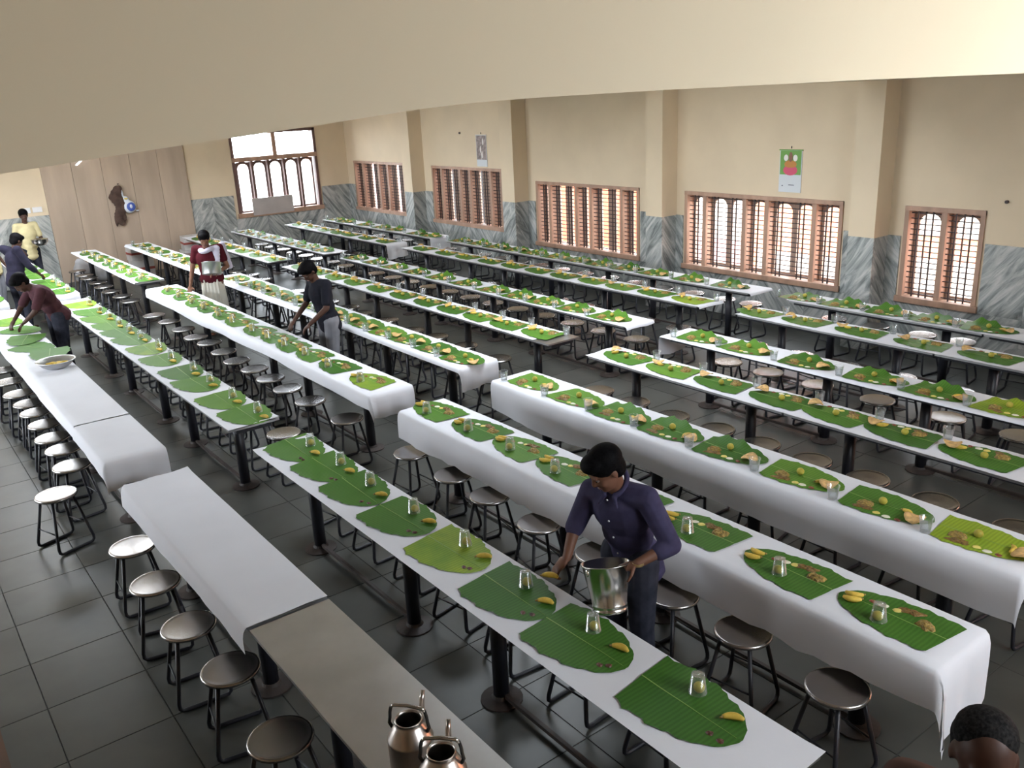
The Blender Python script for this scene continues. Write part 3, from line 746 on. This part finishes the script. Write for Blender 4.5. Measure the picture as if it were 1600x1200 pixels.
def setting(r, s, i, x):
    odd = r % 2 == 1; rot = (0 if odd else PI) + J(.05)
    yc = ROWY[r] - TW / 2 + J(.012)
    kind = 'flat'
    if r == 1: kind = 'big'; yc -= .03
    elif r == 2: kind = 'row2'
    elif r == 7: kind = 'lift' if i % 3 else 'lift2'
    elif r == 5: kind = 'lift' if i % 3 == 1 else 'lift2'
    elif r == 3 and s == 'b': kind = 'lift2' if i >= 2 and i < 5 else 'flat'
    T = (x, yc, rot); Z = .7575
    W = '%s leaf from far end, %s, %s' % (ORD[i], SEGN[s], ROWP[r])
    lv = LV[kind][random.randrange(3)]
    o = link('banana_leaf', lv[0], None, (x, yc, Z - .0015), rot)
    link('midrib', lv[1], o)
    tone = YELLOW.get((r, s, i), min(.78, max(.02, random.gauss(.40, .20))))
    o.color = (tone, tone, tone, 1)
    tag(o, ('yellow-green' if tone > .84 else 'large green' if kind == 'big' else 'green') + ' banana %s' % W, 'banana leaf', 'banana leaf plates')
    ZI = Z + .003
    P = lambda key: ME[key][random.randrange(len(ME[key]))]
    def put(key, name, a, b, cat, desc, rz=None, j=.01, z=None):
        item(P(key), name, a + J(j), b + J(j), ZI if z is None else z, T, '%s on %s' % (desc, W), cat, desc + ' servings', rz)
    def ban(a, b, d='banana', rz=None):
        item(ME['banana'], 'banana', a + J(.012), b + J(.012), ZI, T, '%s on %s' % (d, W), 'banana', 'small yellow bananas', rz, ('banana_stem', ME['btip']))
    def lem(a, b):
        item(ME['lemon'], 'lemon', a, b, ZI, T, 'lemon on %s' % W, 'lemon', 'lemons on the leaves')
    def gl(a, b, inv, z=Z):
        item(ME['glassi' if inv else 'glass'], 'plastic_tumbler', a, b, z, T, ('upturned' if inv else 'water') + ' tumbler by %s' % W, 'tumbler', 'clear plastic tumblers', 0, None if inv else ('water', ME['water']))
    if r == 1:
        a, b = .01 + J(.015), -.115 + J(.012)
        if s != 'z' or i > 2: lem(a, b); gl(a + .004, b + .004, True, ZI)
        if s != 'z' or i > 1: ban(-.19, -.08, rz=.5 + J(.3))
        if s == 'b':
            put('pickle', 'pickle', -.19, .07, 'pickle', 'dark pickle'); put('pickle', 'pickle', -.235, .055, 'pickle', 'second dark pickle')
        return
    if r == 2:
        a, b = -.02 + J(.012), -.085 + J(.012); lem(a, b); gl(a + .003, b + .006, True, ZI)
        ban(-.21, -.045, rz=.4 + J(.3)); ban(-.225, .005, 'second banana', rz=.2 + J(.3))
        put('red', 'red_relish', -.13, .04, 'relish', 'red relish'); put('white', 'white_chutney', -.07, .055, 'chutney', 'white chutney', .5)
        put('yellow', 'yellow_chutney', -.008, .068, 'chutney', 'yellow chutney', .5); put('veg', 'fried_vegetable', .05, .09, 'vegetable', 'fried vegetable')
        put('curry', 'curry', .148, .035, 'curry', 'brown curry'); return
    far = s == 'z'
    put('papad', 'papad', -.215, .05, 'papad', 'crisp papad', j=.025, z=ZI + .012)
    if random.random() < .75: ban(-.155, .02, rz=J(1.5))
    lem(.03 + J(.02), -.015 + J(.015))
    put('curry', 'curry', .125, .06, 'curry', 'brown curry'); put('veg', 'fried_vegetable', .10, .125, 'vegetable', 'fried vegetable')
    put('yellow', 'yellow_chutney', -.005, .125, 'chutney', 'yellow chutney', .3); put('white', 'white_chutney', -.065, .128, 'chutney', 'white chutney', .3)
    put('red', 'red_relish', -.13, .125, 'relish', 'red relish')
    gl(.295 + J(.012), .155 + J(.015), False, Z - .002)
for (r, s), xs in LX.items():
    for i, x in enumerate(xs): setting(r, s, i, x)
# leaves just being laid on the left tables
for (x, y, rz, k, lab) in [(13.45, -1.40, .2, 0, 'pale green banana leaf at the far end beside the bowl table'), (12.75, -1.48, .5, 1, 'banana leaf being laid by the man in the plum shirt'),
                           (12.1, -1.42, -.3, 2, 'wide dark banana leaf overlapping others beyond the steel bowl'), (11.6, -1.44, .4, 0, 'crumpled banana leaf second behind the steel bowl'), (11.1, -1.52, -.2, 1, 'small banana leaf directly behind the steel bowl'),
                           (15.4, -1.45, .1, 2, 'banana leaf on the far table cut by the left picture edge')]:
    o = link('banana_leaf', LV['big'][k][0], None, (x, y, .757 + .004 * k), rz); o.color = ((.85 if x > 13.2 and x < 14 else .38),) * 3 + (1,); link('midrib', LV['big'][k][1], o); tag(o, lab, 'banana leaf', 'banana leaf plates')

# ------------------------------------------------------------------ vessels
def bowl():
    t = empty('steel_bowl', (10.42, -1.47, .756))
    MB().lathe([(.0, .0), (.10, .0), (.15, .03), (.19, .08), (.205, .085), (.206, .09), (.19, .088), (.148, .038), (.10, .008), (.0, .008)], 32).build('bowl_body', M['steel'], t, True)
    for i in range(14):
        a = random.uniform(0, 2 * PI); q = random.uniform(0, .09)
        b = link('banana', ME['banana'], None, (10.42 + q * math.cos(a), -1.47 + q * math.sin(a), .766 + random.uniform(.004, .03)), random.uniform(0, 6))
        tag(b, 'yellow banana heaped inside the wide steel bowl', 'banana', 'bananas in the steel bowl')
    return tag(t, 'wide steel bowl holding bananas on the left white table', 'bowl')
bowl()
def kettle(x, y, rz, label):
    t = empty('kettle', (x, y, .75), rz)
    b = MB().lathe([(.0, .0), (.088, .0), (.092, .006), (.092, .165), (.094, .17), (.090, .176), (.060, .235), (.055, .24), (.055, .252), (.058, .256), (.052, .256), (.051, .238), (.085, .172), (.087, .02), (.0, .01)], 32).build('kettle_body', M['kettle'], t, True)
    MB().tube([(.088, 0, .10), (.115, 0, .12), (.135, 0, .18), (.15, 0, .235), (.172, 0, .262)], [.018, .016, .013, .011, .009], 10).build('spout', M['kettle'], t, True)
    for s in (-1, 1): MB().tube([(0, s * .075, .205), (0, s * .085, .225), (0, s * .08, .25), (0, s * .078, .275), (0, s * .072, .30)], .007, 8).build('handle_stem', M['dark'], t, True)
    MB().tube([(0, -.072, .30), (0, -.06, .312), (0, 0, .318), (0, .06, .312), (0, .072, .30)], .0075, 8).build('handle', M['bright'], t, True)
    MB().lathe([(.0, .12), (.086, .12)], 24, cap=False).build('tea', M['dark'], t)
    return tag(t, label, 'kettle', 'kettles on the steel table')
kettle(2.60, -1.33, -.9, 'dented steel kettle with raised handle, farther of two')
kettle(2.36, -1.33, -.75, 'steel kettle at the bottom edge, nearer of two')

# ------------------------------------------------------------------ people
def remesh(name, mb, m, voxel, it=6):
    me = mb.mesh(name + '_raw', None); o = bpy.data.objects.new(name + '_raw', me); C.objects.link(o)
    md = o.modifiers.new('r', 'REMESH'); md.mode = 'VOXEL'; md.voxel_size = voxel; md.use_smooth_shade = True
    sm = o.modifiers.new('s', 'SMOOTH'); sm.factor = .5; sm.iterations = it
    dg = bpy.context.evaluated_depsgraph_get(); dg.update()
    new = bpy.data.meshes.new_from_object(o.evaluated_get(dg)); new.name = name
    bpy.data.objects.remove(o); bpy.data.meshes.remove(me)
    new.materials.clear(); new.materials.append(m)
    new.polygons.foreach_set('use_smooth', [True] * len(new.polygons))
    return new
def basis(fwd, up):
    f = Vector(fwd).normalized(); u = Vector(up); l = u.cross(f).normalized(); u = f.cross(l).normalized()
    return Matrix(((f.x, l.x, u.x), (f.y, l.y, u.y), (f.z, l.z, u.z)))     # columns: forward, left, up
def hand(mb, wr, d, pn, left, curl, sc=1.):
    """palm from the wrist along d, palm normal pn (towards what it holds)"""
    d = Vector(d).normalized(); pn = Vector(pn); pn = (pn - d * pn.dot(d)).normalized(); sd = d.cross(pn).normalized() * (1 if left else -1)
    wr = Vector(wr); pc = wr + d * .05 * sc
    rot = Matrix(((d.x, sd.x, pn.x), (d.y, sd.y, pn.y), (d.z, sd.z, pn.z)))
    mb.ell(pc, (.055 * sc, .042 * sc, .018 * sc), rot, 12, 8)
    for k, (off, ln) in enumerate([(.030, .070), (.010, .078), (-.011, .072), (-.031, .056)]):
        b = wr + d * .088 * sc + sd * off * sc; q = d; r = .0095 * sc
        for seg in range(3):
            L = ln * sc * (.45, .32, .23)[seg]; ang = curl * (.6, 1.0, .8)[seg] * (1 + .08 * k)
            q = (q * math.cos(ang) + (pn - q * pn.dot(q)).normalized() * math.sin(ang)).normalized()
            e = b + q * L; mb.cap(b, e, r, r * .9, 8); b = e; r *= .9
    b = wr + d * .025 * sc + sd * .035 * sc; q = (d * .6 + sd * .7 + pn * .35 * (1 + curl)).normalized()
    e = b + q * .045 * sc; mb.cap(b, e, .012 * sc, .0105 * sc, 8); q = (q + d * .5 + pn * .5 * curl - sd * .3).normalized(); mb.cap(e, e + q * .032 * sc, .0105 * sc, .009 * sc, 8)

def person(label, loc, rz, P, skin, hair, top, bottom, voxel=.010, sleeve=.55, long_sleeve=0., wrap=False, hem=.10, collar=False, buttons=False, grp='people serving in the hall', sc=1., girth=1.):
    t = empty('person', loc, rz)
    V = {k: Vector(v) * sc for k, v in P.items() if k not in ('hf', 'hu', 'Rh', 'Lh', 'curlR', 'curlL')}
    pel, chest, neck, head = V['pel'], V['chest'], V['neck'], V['head']
    up = (neck - pel).normalized(); left = (V['Ls'] - V['Rs']).normalized(); fw = left.cross(up).normalized(); B = basis(fw, up)
    hb = basis(P['hf'], P.get('hu', (0, 0, 1)))
    g = girth
    def torso(mb, e):
        mb.ell(pel, (.105 * g + e, .150 * g + e, .12 + e), B); mid = pel.lerp(chest, .5)
        mb.ell(mid, (.098 * g + e, .138 * g + e, .15 + e), B); mb.ell(chest, (.112 * g + e, .158 * g + e, .165 + e), B)
        sh = chest.lerp(neck, .62); mb.cap(V['Ls'], sh, .052 + e, .06 + e); mb.cap(V['Rs'], sh, .052 + e, .06 + e)
    mb = MB(); torso(mb, 0)
    mb.cap(chest.lerp(neck, .5), head - hb @ Vector((.015, 0, .05)), .058, .050)
    hc = head
    mb.ell(hc + hb @ Vector((-.012, 0, .028)), (.094, .076, .088), hb, 18, 12)
    mb.ell(hc + hb @ Vector((.022, 0, -.035)), (.066, .060, .080), hb, 16, 10)
    mb.ell(hc + hb @ Vector((.055, 0, -.088)), (.026, .030, .022), hb)       # chin
    mb.cap(hc + hb @ Vector((.078, 0, .012)), hc + hb @ Vector((.098, 0, -.025)), .010, .014, 8)   # nose
    mb.ell(hc + hb @ Vector((.096, 0, -.030)), (.012, .018, .010), hb, 8, 6)
    mb.cap(hc + hb @ Vector((.078, .036, .024)), hc + hb @ Vector((.078, -.036, .024)), .010, .010, 8)  # brow
    for s in (-1, 1):
        mb.ell(hc + hb @ Vector((-.012, s * .078, -.008)), (.018, .009, .031), hb, 10, 8)              # ear
        mb.ell(hc + hb @ Vector((.055, s * .036, -.032)), (.024, .022, .024), hb, 8, 6)                # cheek
    for s in 'LR':
        mb.cap(V[s + 's'], V[s + 'e'], .047, .039); mb.cap(V[s + 'e'], V[s + 'w'], .039, .026)
        d = Vector(P.get(s + 'h', V[s + 'w'] - V[s + 'e'])); d = d if d.length > .01 else V[s + 'w'] - V[s + 'e']
        pn = Vector(P.get(s + 'p', (0, 0, -1))) if False else (Vector((0, 0, -1)) if abs(d.normalized().z) < .85 else fw)
        hand(mb, V[s + 'w'], d, pn, s == 'L', P.get('curl' + s, .45))
        mb.cap(V[s + 'hip'], V[s + 'k'], .082 * g, .056); mb.cap(V[s + 'k'], V[s + 'a'], .055, .038)
        ft = V[s + 'a'] + Vector((.05, 0, -.045)); mb.ell(ft, (.115, .042, .035))
        mb.cap(V[s + 'a'], ft, .038, .033)
    body = link('body', remesh('body', mb, M[skin], voxel), t)
    # hair
    if hair:
        mh = MB()
        for (c_, r_) in hair[1]: mh.ell(hc + hb @ Vector(c_), r_, hb, 18, 12)
        link('hair', remesh('hair', mh, M[hair[0]], voxel * .8, 4), t)
    for s in (-1, 1):
        MB().ell(hc + hb @ Vector((.074, s * .031, .003)), (.010, .013, .0045), hb, 10, 6).build('eye', M['eye'], t, True)
        MB().ell(hc + hb @ Vector((.081, s * .031, .003)), (.0045, .0065, .005), hb, 8, 6).build('iris', M['hair'], t, True)
    MB().ell(hc + hb @ Vector((.078, 0, -.062)), (.012, .024, .007), hb, 10, 6).build('mouth', M['lip'], t, True)
    # shirt
    ms = MB(); torso(ms, .016)
    hb_ = pel - up * hem; ms.ell(hb_, (.128 * g, .172 * g, .10), B); ms.ell(pel.lerp(hb_, .5), (.126 * g, .170 * g, .12), B)
    for s in 'LR':
        sl = sleeve if isinstance(sleeve, (int, float)) else sleeve[s]
        if sl <= 1: ms.cap(V[s + 's'], V[s + 's'].lerp(V[s + 'e'], sl), .066, .060)
        else:
            ms.cap(V[s + 's'], V[s + 'e'], .066, .055); ms.cap(V[s + 'e'], V[s + 'e'].lerp(V[s + 'w'], sl - 1), .055, .050)
    ms.ell(chest.lerp(neck, .75), (.075, .085, .04), B)
    so = link('shirt', remesh('shirt', ms, M[top], voxel, 5), t)
    if collar:
        nb_ = chest.lerp(neck, .95); mc = MB()
        pts = []
        for i in range(17):
            a = PI * .12 + 2 * PI * i / 16 * .88; pts.append(nb_ + B @ Vector((math.cos(a) * .074, math.sin(a) * .070, .012 - .035 * math.cos(a))))
        mc.tube(pts, .016, 8); mc.tube([pts[0], pts[0] + B @ Vector((.045, .035, -.045))], [.016, .006], 8); mc.tube([pts[-1], pts[-1] + B @ Vector((.045, -.035, -.045))], [.016, .006], 8)
        link('collar', remesh('collar', mc, M[top], .006, 3), so)
    if buttons:
        for q in (0.08, .32, .56, .80, 1.02):
            p = neck.lerp(pel, q) + B @ Vector((.135 if q > .2 else .10, .0, 0)); MB().ell(p, (.004, .006, .006), B, 8, 6).build('button', M['button'], so, True)
    # lower clothing
    mt = MB()
    if wrap:
        a0 = (V['La'] + V['Ra']) / 2 + Vector((0, 0, .03))
        for i in range(25):
            q = i / 24; mt.ell(pel.lerp(a0, q), (.125 + .05 * q, .172 + .05 * q, .09), None)
        for k_ in range(5):
            y_ = -.10 + .05 * k_; mt.cap(pel + Vector((.115, y_, -.02)), a0 + Vector((.165, y_ * 1.25, 0)), .012, .022, 8)
    else:
        mt.ell(pel, (.118 * g, .163 * g, .12), B)
        for s in 'LR':
            mt.cap(V[s + 'hip'], V[s + 'k'], .098 * g, .074); mt.cap(V[s + 'k'], V[s + 'a'] + Vector((0, 0, .01)), .072, .060)
    link('wrap_cloth' if wrap else 'trousers', remesh('lower', mt, M[bottom], voxel, 5), t)
    tag(t, label, 'person', grp)
    return t, V, hb, B
HAIR = [((-.024, 0, .050), (.106, .091, .090)), ((-.050, 0, .000), (.066, .084, .085)), ((.034, 0, .086), (.068, .076, .044)), ((.0, 0, .035), (.06, .0875, .05))]
def stand(**kw):
    d = dict(pel=(0, 0, .92), chest=(.01, 0, 1.22), neck=(.02, 0, 1.44), head=(.04, 0, 1.575), hf=(1, 0, -.2),
             Ls=(0, .175, 1.375), Rs=(0, -.175, 1.375), Le=(-.02, .23, 1.09), Re=(-.02, -.23, 1.09), Lw=(.1, .24, .86), Rw=(.1, -.24, .86),
             Lhip=(0, .085, .88), Rhip=(0, -.085, .88), Lk=(.02, .095, .47), Rk=(.02, -.095, .47), La=(-.02, .1, .08), Ra=(-.02, -.1, .08))
    d.update(kw); return d

# man in violet shirt with the bucket: stands between two rows, facing +y and a little towards the camera side
LOCA = Vector((3.10, -3.06, 0)); RZA = math.radians(100)
def toA(p): return Matrix.Rotation(-RZA, 3, 'Z') @ (Vector(p) - LOCA)
PA = stand(pel=(-.03, 0, .90), chest=(.07, .0, 1.19), neck=(.135, 0, 1.375), head=(.215, 0, 1.475), hf=(.80, -.35, -.58),
           Ls=(.09, .175, 1.315), Rs=(.115, -.17, 1.275), Le=(.06, .31, 1.07), Lw=(.25, .23, 1.02), Re=(.20, -.23, 1.06), Rw=(.31, -.20, .93),
           Lh=(.10, -.12, -.05), Rh=(.06, -.03, -.06), curlL=.55, curlR=.7)
ta, VA, hbA, BA = person('man in violet shirt holding a steel bucket between the tables', LOCA, RZA, PA, 'skin', ('hair', HAIR), 'purple', 'jeans', voxel=.0075, sleeve={'L': 1.35, 'R': 1.05}, hem=.13, collar=True, buttons=True)
MB().lathe([(.031, -.008), (.034, 0), (.031, .008)], 14, cap=False).build('wristwatch', M['gold'], ta, True, loc=VA['Lw'])
def bucket(loc):
    t = empty('steel_bucket', loc)
    MB().lathe([(.0, .0), (.088, .0), (.092, .004), (.092, .018), (.088, .022), (.094, .03), (.094, .042), (.092, .046), (.128, .248), (.133, .25), (.133, .254), (.126, .254), (.088, .05), (.0, .03)], 36).build('bucket_body', M['bright'], t, True)
    for s in (-1, 1): MB().ell((0, s * .132, .225), (.014, .006, .02)).build('handle_lug', M['bright'], t, True)
    return tag(t, 'tilted steel bucket held by the man in violet', 'bucket')
bk = bucket((2.90, -2.72, .76)); bk.rotation_euler = (math.radians(8), math.radians(-16) * -1, 0)
o = link('banana', ME['banana'], None, LOCA + Matrix.Rotation(RZA, 3, 'Z') @ (VA['Rw'] + Vector((.10, -.035, -.09))), .6); link('banana_stem', ME['btip'], o)
tag(o, 'banana held in the hand of the man in violet', 'banana')

# man in maroon tee, white wrap and towel, carrying a pot
LB = Vector((13.55, -4.31, 0)); RB = math.radians(150)
PB = stand(chest=(.03, 0, 1.21), neck=(.06, 0, 1.42), head=(.11, 0, 1.53), hf=(.85, .15, -.45), Le=(.02, .26, 1.08), Lw=(.21, .14, 1.03), Lh=(.08, -.1, -.02),
           Re=(.05, -.26, 1.08), Rw=(.17, -.30, .84), curlL=.6)
tb, VB, _, BB = person('man in maroon tee and white wrap carrying a pot', LB, RB, PB, 'skin2', ('hair', HAIR), 'maroon', 'lungi', voxel=.0105, sleeve=.6, wrap=True, hem=.02, girth=1.12)
mt = MB()
for i in range(11):
    q = i / 10; a = -1.1 + 2.3 * q
    mt.ell(VB['neck'] + Vector((.115 * math.cos(a * 1.2 + .4), .10 * math.sin(a * 1.3) + .03, -.05 - .02 * math.sin(q * 6))), (.05, .05, .035), None, 10, 7)
for i in range(7): mt.ell(VB['Ls'] + Vector((.11, -.02 - .006 * i, .01 - .05 * i)), (.03, .06, .05), None, 10, 7)
for i in range(8): mt.ell(VB['Ls'] + Vector((-.09 - .008 * i, .03 + .008 * i, .03 - .05 * i)), (.035, .06, .05), None, 10, 7)
link('shoulder_towel', remesh('shoulder_towel', mt, M['towel'], .011, 4), tb)
t = empty('steel_pot', LB + Matrix.Rotation(RB, 3, 'Z') @ Vector((.33, .08, 1.02)))
MB().lathe([(.0, .0), (.138, .0), (.14, .006), (.14, .175), (.147, .178), (.147, .182), (.135, .182), (.135, .01), (.0, .01)], 30).build('pot_body', M['steel'], t, True)
tag(t, 'deep steel pot carried by the man in maroon', 'pot'); t.rotation_euler = (.18, .25, 0)

# man in near-black tee, leaning to the left
LC = Vector((9.66, -4.40, 0)); RC = math.radians(92)
PCc = stand(chest=(.06, 0, 1.20), neck=(.11, 0, 1.40), head=(.18, 0, 1.50), hf=(.72, .1, -.68), Ls=(.06, .18, 1.35), Rs=(.06, -.18, 1.34),
            Le=(.13, .25, 1.08), Lw=(.34, .20, .92), Re=(.16, -.22, 1.08), Rw=(.36, -.16, .92), curlL=.5, curlR=.5)
person('man in black tee leaning over a table, back to windows', LC, RC, PCc, 'skin3', ('hair', HAIR), 'ink', 'grey', voxel=.0105, sleeve=.75, hem=.12, girth=1.05)

# man in pale yellow shirt at the far wall with a basin
LD = Vector((20.1, -2.82, 0)); RD = math.radians(190)
PD_ = stand(hf=(.95, -.2, -.2), Le=(.02, .25, 1.08), Lw=(.24, .12, 1.06), Lh=(.08, -.06, 0), Re=(-.02, -.25, 1.08), Rw=(.16, -.2, .90))
person('man in pale yellow shirt standing by the far marble wall', LD, RD, PD_, 'skin3', ('hair', HAIR), 'yshirt', 'jeans', voxel=.0125, sleeve=.7, hem=.16, girth=1.05)
t = empty('steel_basin', LD + Matrix.Rotation(RD, 3, 'Z') @ Vector((.33, .10, .99)))
MB().lathe([(.0, .0), (.10, .0), (.15, .06), (.16, .12), (.165, .122), (.15, .118), (.09, .012), (.0, .012)], 26).build('basin_body', M['bright'], t, True)
tag(t, 'steel basin held by the man in yellow', 'basin')
# person cut off by the left edge
person('person in pale yellow shirt cut off by left edge', (18.35, -1.93, 0), math.radians(-120), stand(hf=(.9, 0, -.4)), 'skin3', ('hair', HAIR), 'yshirt', 'grey', voxel=.0125, sleeve=.7, hem=.14)

# man in dark navy shirt reaching to lay a leaf
LE = Vector((16.5, -2.02, 0)); RE = math.radians(-62)
PE = stand(chest=(.05, 0, 1.19), neck=(.10, 0, 1.38), head=(.15, 0, 1.48), hf=(.85, 0, -.5), Le=(.22, .22, 1.13), Lw=(.42, .16, .98), Re=(.1, -.24, 1.08), Rw=(.28, -.2, .92))
person('man in dark navy shirt laying leaves at far left table', LE, RE, PE, 'skin3', ('hair', HAIR), 'navy', 'jeans', voxel=.0115, sleeve=1.55, hem=.12, girth=1.1)
# man in plum tee bending over the left table
LFp = Vector((12.75, -1.93, 0)); RF = math.radians(100)
PF = stand(pel=(-.02, 0, .91), chest=(.12, 0, 1.16), neck=(.25, 0, 1.32), head=(.35, 0, 1.38), hf=(.70, 0, -.72), hu=(.5, 0, .85), Ls=(.19, .18, 1.26), Rs=(.19, -.18, 1.26),
           Le=(.33, .24, 1.03), Lw=(.45, .14, .90), Re=(.33, -.25, 1.03), Rw=(.46, -.2, .89))
person('man in plum tee bending over the left table', LFp, RF, PF, 'skin3', ('hair', HAIR), 'plum', 'jeans', voxel=.0105, sleeve=.8, hem=.05, girth=1.12)
# older man, only his head in the lower right corner
LH = Vector((.80, -2.13, 0)); RH = math.radians(114)
GH = [((-.046, 0, .025), (.078, .084, .080)), ((-.030, 0, .058), (.086, .081, .068)), ((-.02, 0, .0), (.042, .084, .05))]
person('older man with greying hair at the lower right corner', LH, RH, stand(hf=(.97, .1, -.10), head=(.05, 0, 1.56)), 'skin3', ('greyhair', GH), 'cocoa', 'grey', voxel=.008, sleeve=.6, hem=.12, sc=1.03)

# ------------------------------------------------------------------ things on the walls and by the door
def calendar(name, x, z0, z1, w_, style, label):
    t = empty(name, (x, YW, z0)); h = z1 - z0
    MB().box(-w_ / 2, w_ / 2, .004, .010, 0, h).build('sheet', M['cpaper'], t)
    MB().tube([(-w_ / 2 - .01, .010, h), (w_ / 2 + .01, .010, h)], .008, 8).build('top_rod', M['cgreen' if style else 'cwhite'], t)
    MB().box(-.004, .004, 0, .012, h + .02, h + .05).build('nail', M['iron'], t)
    p0 = h * .42 if style else h * .22
    MB().box(-w_ / 2 + .012, w_ / 2 - .012, .010, .0125, p0, h - .01).build('picture', M['cgreen' if style else 'cgrey'], t)
    if style:
        MB().ell((0, .013, p0 + .06), (.115, .003, .07)).build('pink_print', M['cpink'], t); MB().ell((0, .014, p0 + .14), (.10, .003, .055)).build('orange_print', M['corange'], t)
        MB().ell((0, .015, p0 + .235), (.032, .003, .07)).build('brown_print', M['cbrown'], t)
        for s in (-1, 1): MB().ell((s * .075, .0145, p0 + .225), (.035, .003, .045)).build('white_print', M['cwhite'], t)
        MB().box(-.07, .02, .010, .0115, .095, .105).build('printed_line', M['cink'], t); MB().box(.11, .13, .010, .0115, .08, .095).build('printed_line', M['cink'], t)
    else:
        for (a, b, c_, d_) in [(-.06, .05, .35, .5), (.03, .02, .2, .3), (-.02, .08, .1, .2)]: MB().ell((a, .013, p0 + c_), (.02, .003, .07)).build('pale_print', M['cwhite'], t)
        MB().box(-.006, .006, .0125, .014, p0, p0 + .13).build('pale_print', M['cwhite'], t)
    return tag(t, label, 'calendar')
calendar('wall_calendar', 7.455, 1.93, 2.50, .36, 1, 'green and pink wall calendar above the bright window')
calendar('wall_calendar', 14.80, 2.07, 2.69, .36, 0, 'narrow grey wall calendar above the dark window')
for (x, z, lab) in [(15.55, 2.73, 'small dark nail left of the grey calendar'), (4.55, 1.97, 'small dark nail right of the two-pane window')]:
    tag(MB().tube([(x, YW, z), (x, YW + .03, z)], .02, 8).build('wall_nail', M['iron']), lab, 'nail')
# cloth and bag on the boarded door
XD = XF - .05
t = empty('hanging_cloth', (XD, -4.80, 1.05)); mb = MB()
for i in range(12):
    q = i / 11; mb.ell((-.06, -.02 + .05 * math.sin(i * .9), .10 + .74 * q), (.045, .07 + .09 * math.sin(PI * min(1, (1 - q) * .9 + .12)), .07), None, 10, 7)
mb.ell((-.05, .10, .16), (.03, .035, .14)); mb.ell((-.05, -.09, .22), (.03, .04, .10)); mb.ell((-.05, .13, .66), (.03, .05, .05))
link('cloth_fold', remesh('cloth_fold', mb, M['cloth'], .014, 3), t)
MB().tube([(0, -.07, .93), (-.08, -.07, .94)], .012, 8).build('hook', M['iron'], t)
tag(t, 'brown rag hanging from a hook on the boarded doorway', 'cloth')
t = empty('plastic_bag', (XD, -5.02, 1.35)); mb = MB()
mb.ell((-.07, 0, .13), (.06, .14, .14)); mb.ell((-.06, .05, .27), (.04, .08, .10)); mb.ell((-.05, .10, .40), (.02, .025, .12)); mb.ell((-.05, -.16, .03), (.02, .05, .02))
b = link('bag_body', remesh('bag_body', mb, M['bagw'], .014, 3), t)
MB().ell((-.125, -.02, .13), (.014, .095, .095)).build('bag_print', M['bagb'], t, True); MB().ell((-.137, -.02, .14), (.008, .03, .045)).build('bag_print', M['bagw'], t, True)
MB().ell((-.085, .05, .31), (.02, .045, .022)).build('bag_print', M['bagy'], t, True)
tag(t, 'white and blue plastic bag hanging beside the brown rag', 'bag')
t = empty('switch_board', (XF, -3.10, 1.60))
for s in (-1, 1): MB().box(-.02, 0, s * .11 - .09, s * .11 + .09, -.05, .06).build('switch_plate', M['plastic'], t)
tag(t, 'pale switch plates on the cream wall behind yellow man', 'switch')
t = empty('tube_light', (XD - .02, -4.22, 2.52))
MB().tube([(-.03, .10, -.07), (-.03, -.10, .09)], .016, 10).build('lamp_tube', M['tube'], t); MB().tube([(.01, .12, -.085), (.01, -.12, .105)], .02, 6).build('lamp_holder', M['plastic'], t)
tag(t, 'short slanted tube lamp on the boarded doorway', 'lamp')
tag(MB().ell((XD, -4.02, .42), (.01, .03, .05)).build('wall_peg', M['iron']), 'small dark peg low on the boarded doorway', 'peg')
# cartons and sacks at the far wall
def carton(x, y, z, wx, wy, hz, lab, rz=0):
    t = empty('carton', (x, y, z), rz)
    MB().box(-wx / 2, wx / 2, -wy / 2, wy / 2, 0, hz).build('carton_body', M['carton'], t)
    MB().box(-wx / 2 - .002, wx / 2 + .002, -wy / 2 - .002, wy / 2 + .002, hz * .42, hz * .58).build('printed_band', M['cred'], t)
    MB().box(-wx / 2, wx / 2, -.012, .012, hz, hz + .004).build('top_flap', M['carton'], t)
    return tag(t, lab, 'carton')
carton(20.25, -4.95, 0, .35, .45, .36, 'lower white and red carton against the boarded doorway'); carton(20.27, -4.93, .365, .33, .42, .30, 'upper white and red carton against the boarded doorway', .1)
carton(20.35, -6.15, 0, .4, .5, .42, 'white carton on the floor behind the maroon man'); carton(20.37, -6.18, .425, .38, .48, .30, 'white carton stacked on top behind the maroon man', -.1)
for (y, rz, lab) in [(-3.75, .2, 'pale plastic sack under the far table end, left one'), (-4.15, -.3, 'pale plastic sack under the far table end, right one')]:
    mb = MB(); mb.ell((0, 0, .25), (.17, .20, .25)); mb.ell((0, .03, .46), (.08, .10, .10))
    o = link('sack', remesh('sack', mb, M['sack'], .02, 3), None, (20.3, y, 0), rz); tag(o, lab, 'sack')
# wooden bench at the left, only a corner shows
t = empty('wooden_bench', (4.0, .17, 0))
MB().box(-1.5, 1.5, -.20, .20, .41, .45).build('bench_top', M['rail'], t)
for a in (-1.35, 1.35):
    for b in (-.15, .15): MB().box(a - .03, a + .03, b - .03, b + .03, 0, .41).build('leg', M['rail'], t)
MB().box(-1.35, 1.35, -.02, .02, .15, .19).build('stretcher', M['rail'], t)
tag(t, 'brown wooden bench at the lower left corner', 'bench')
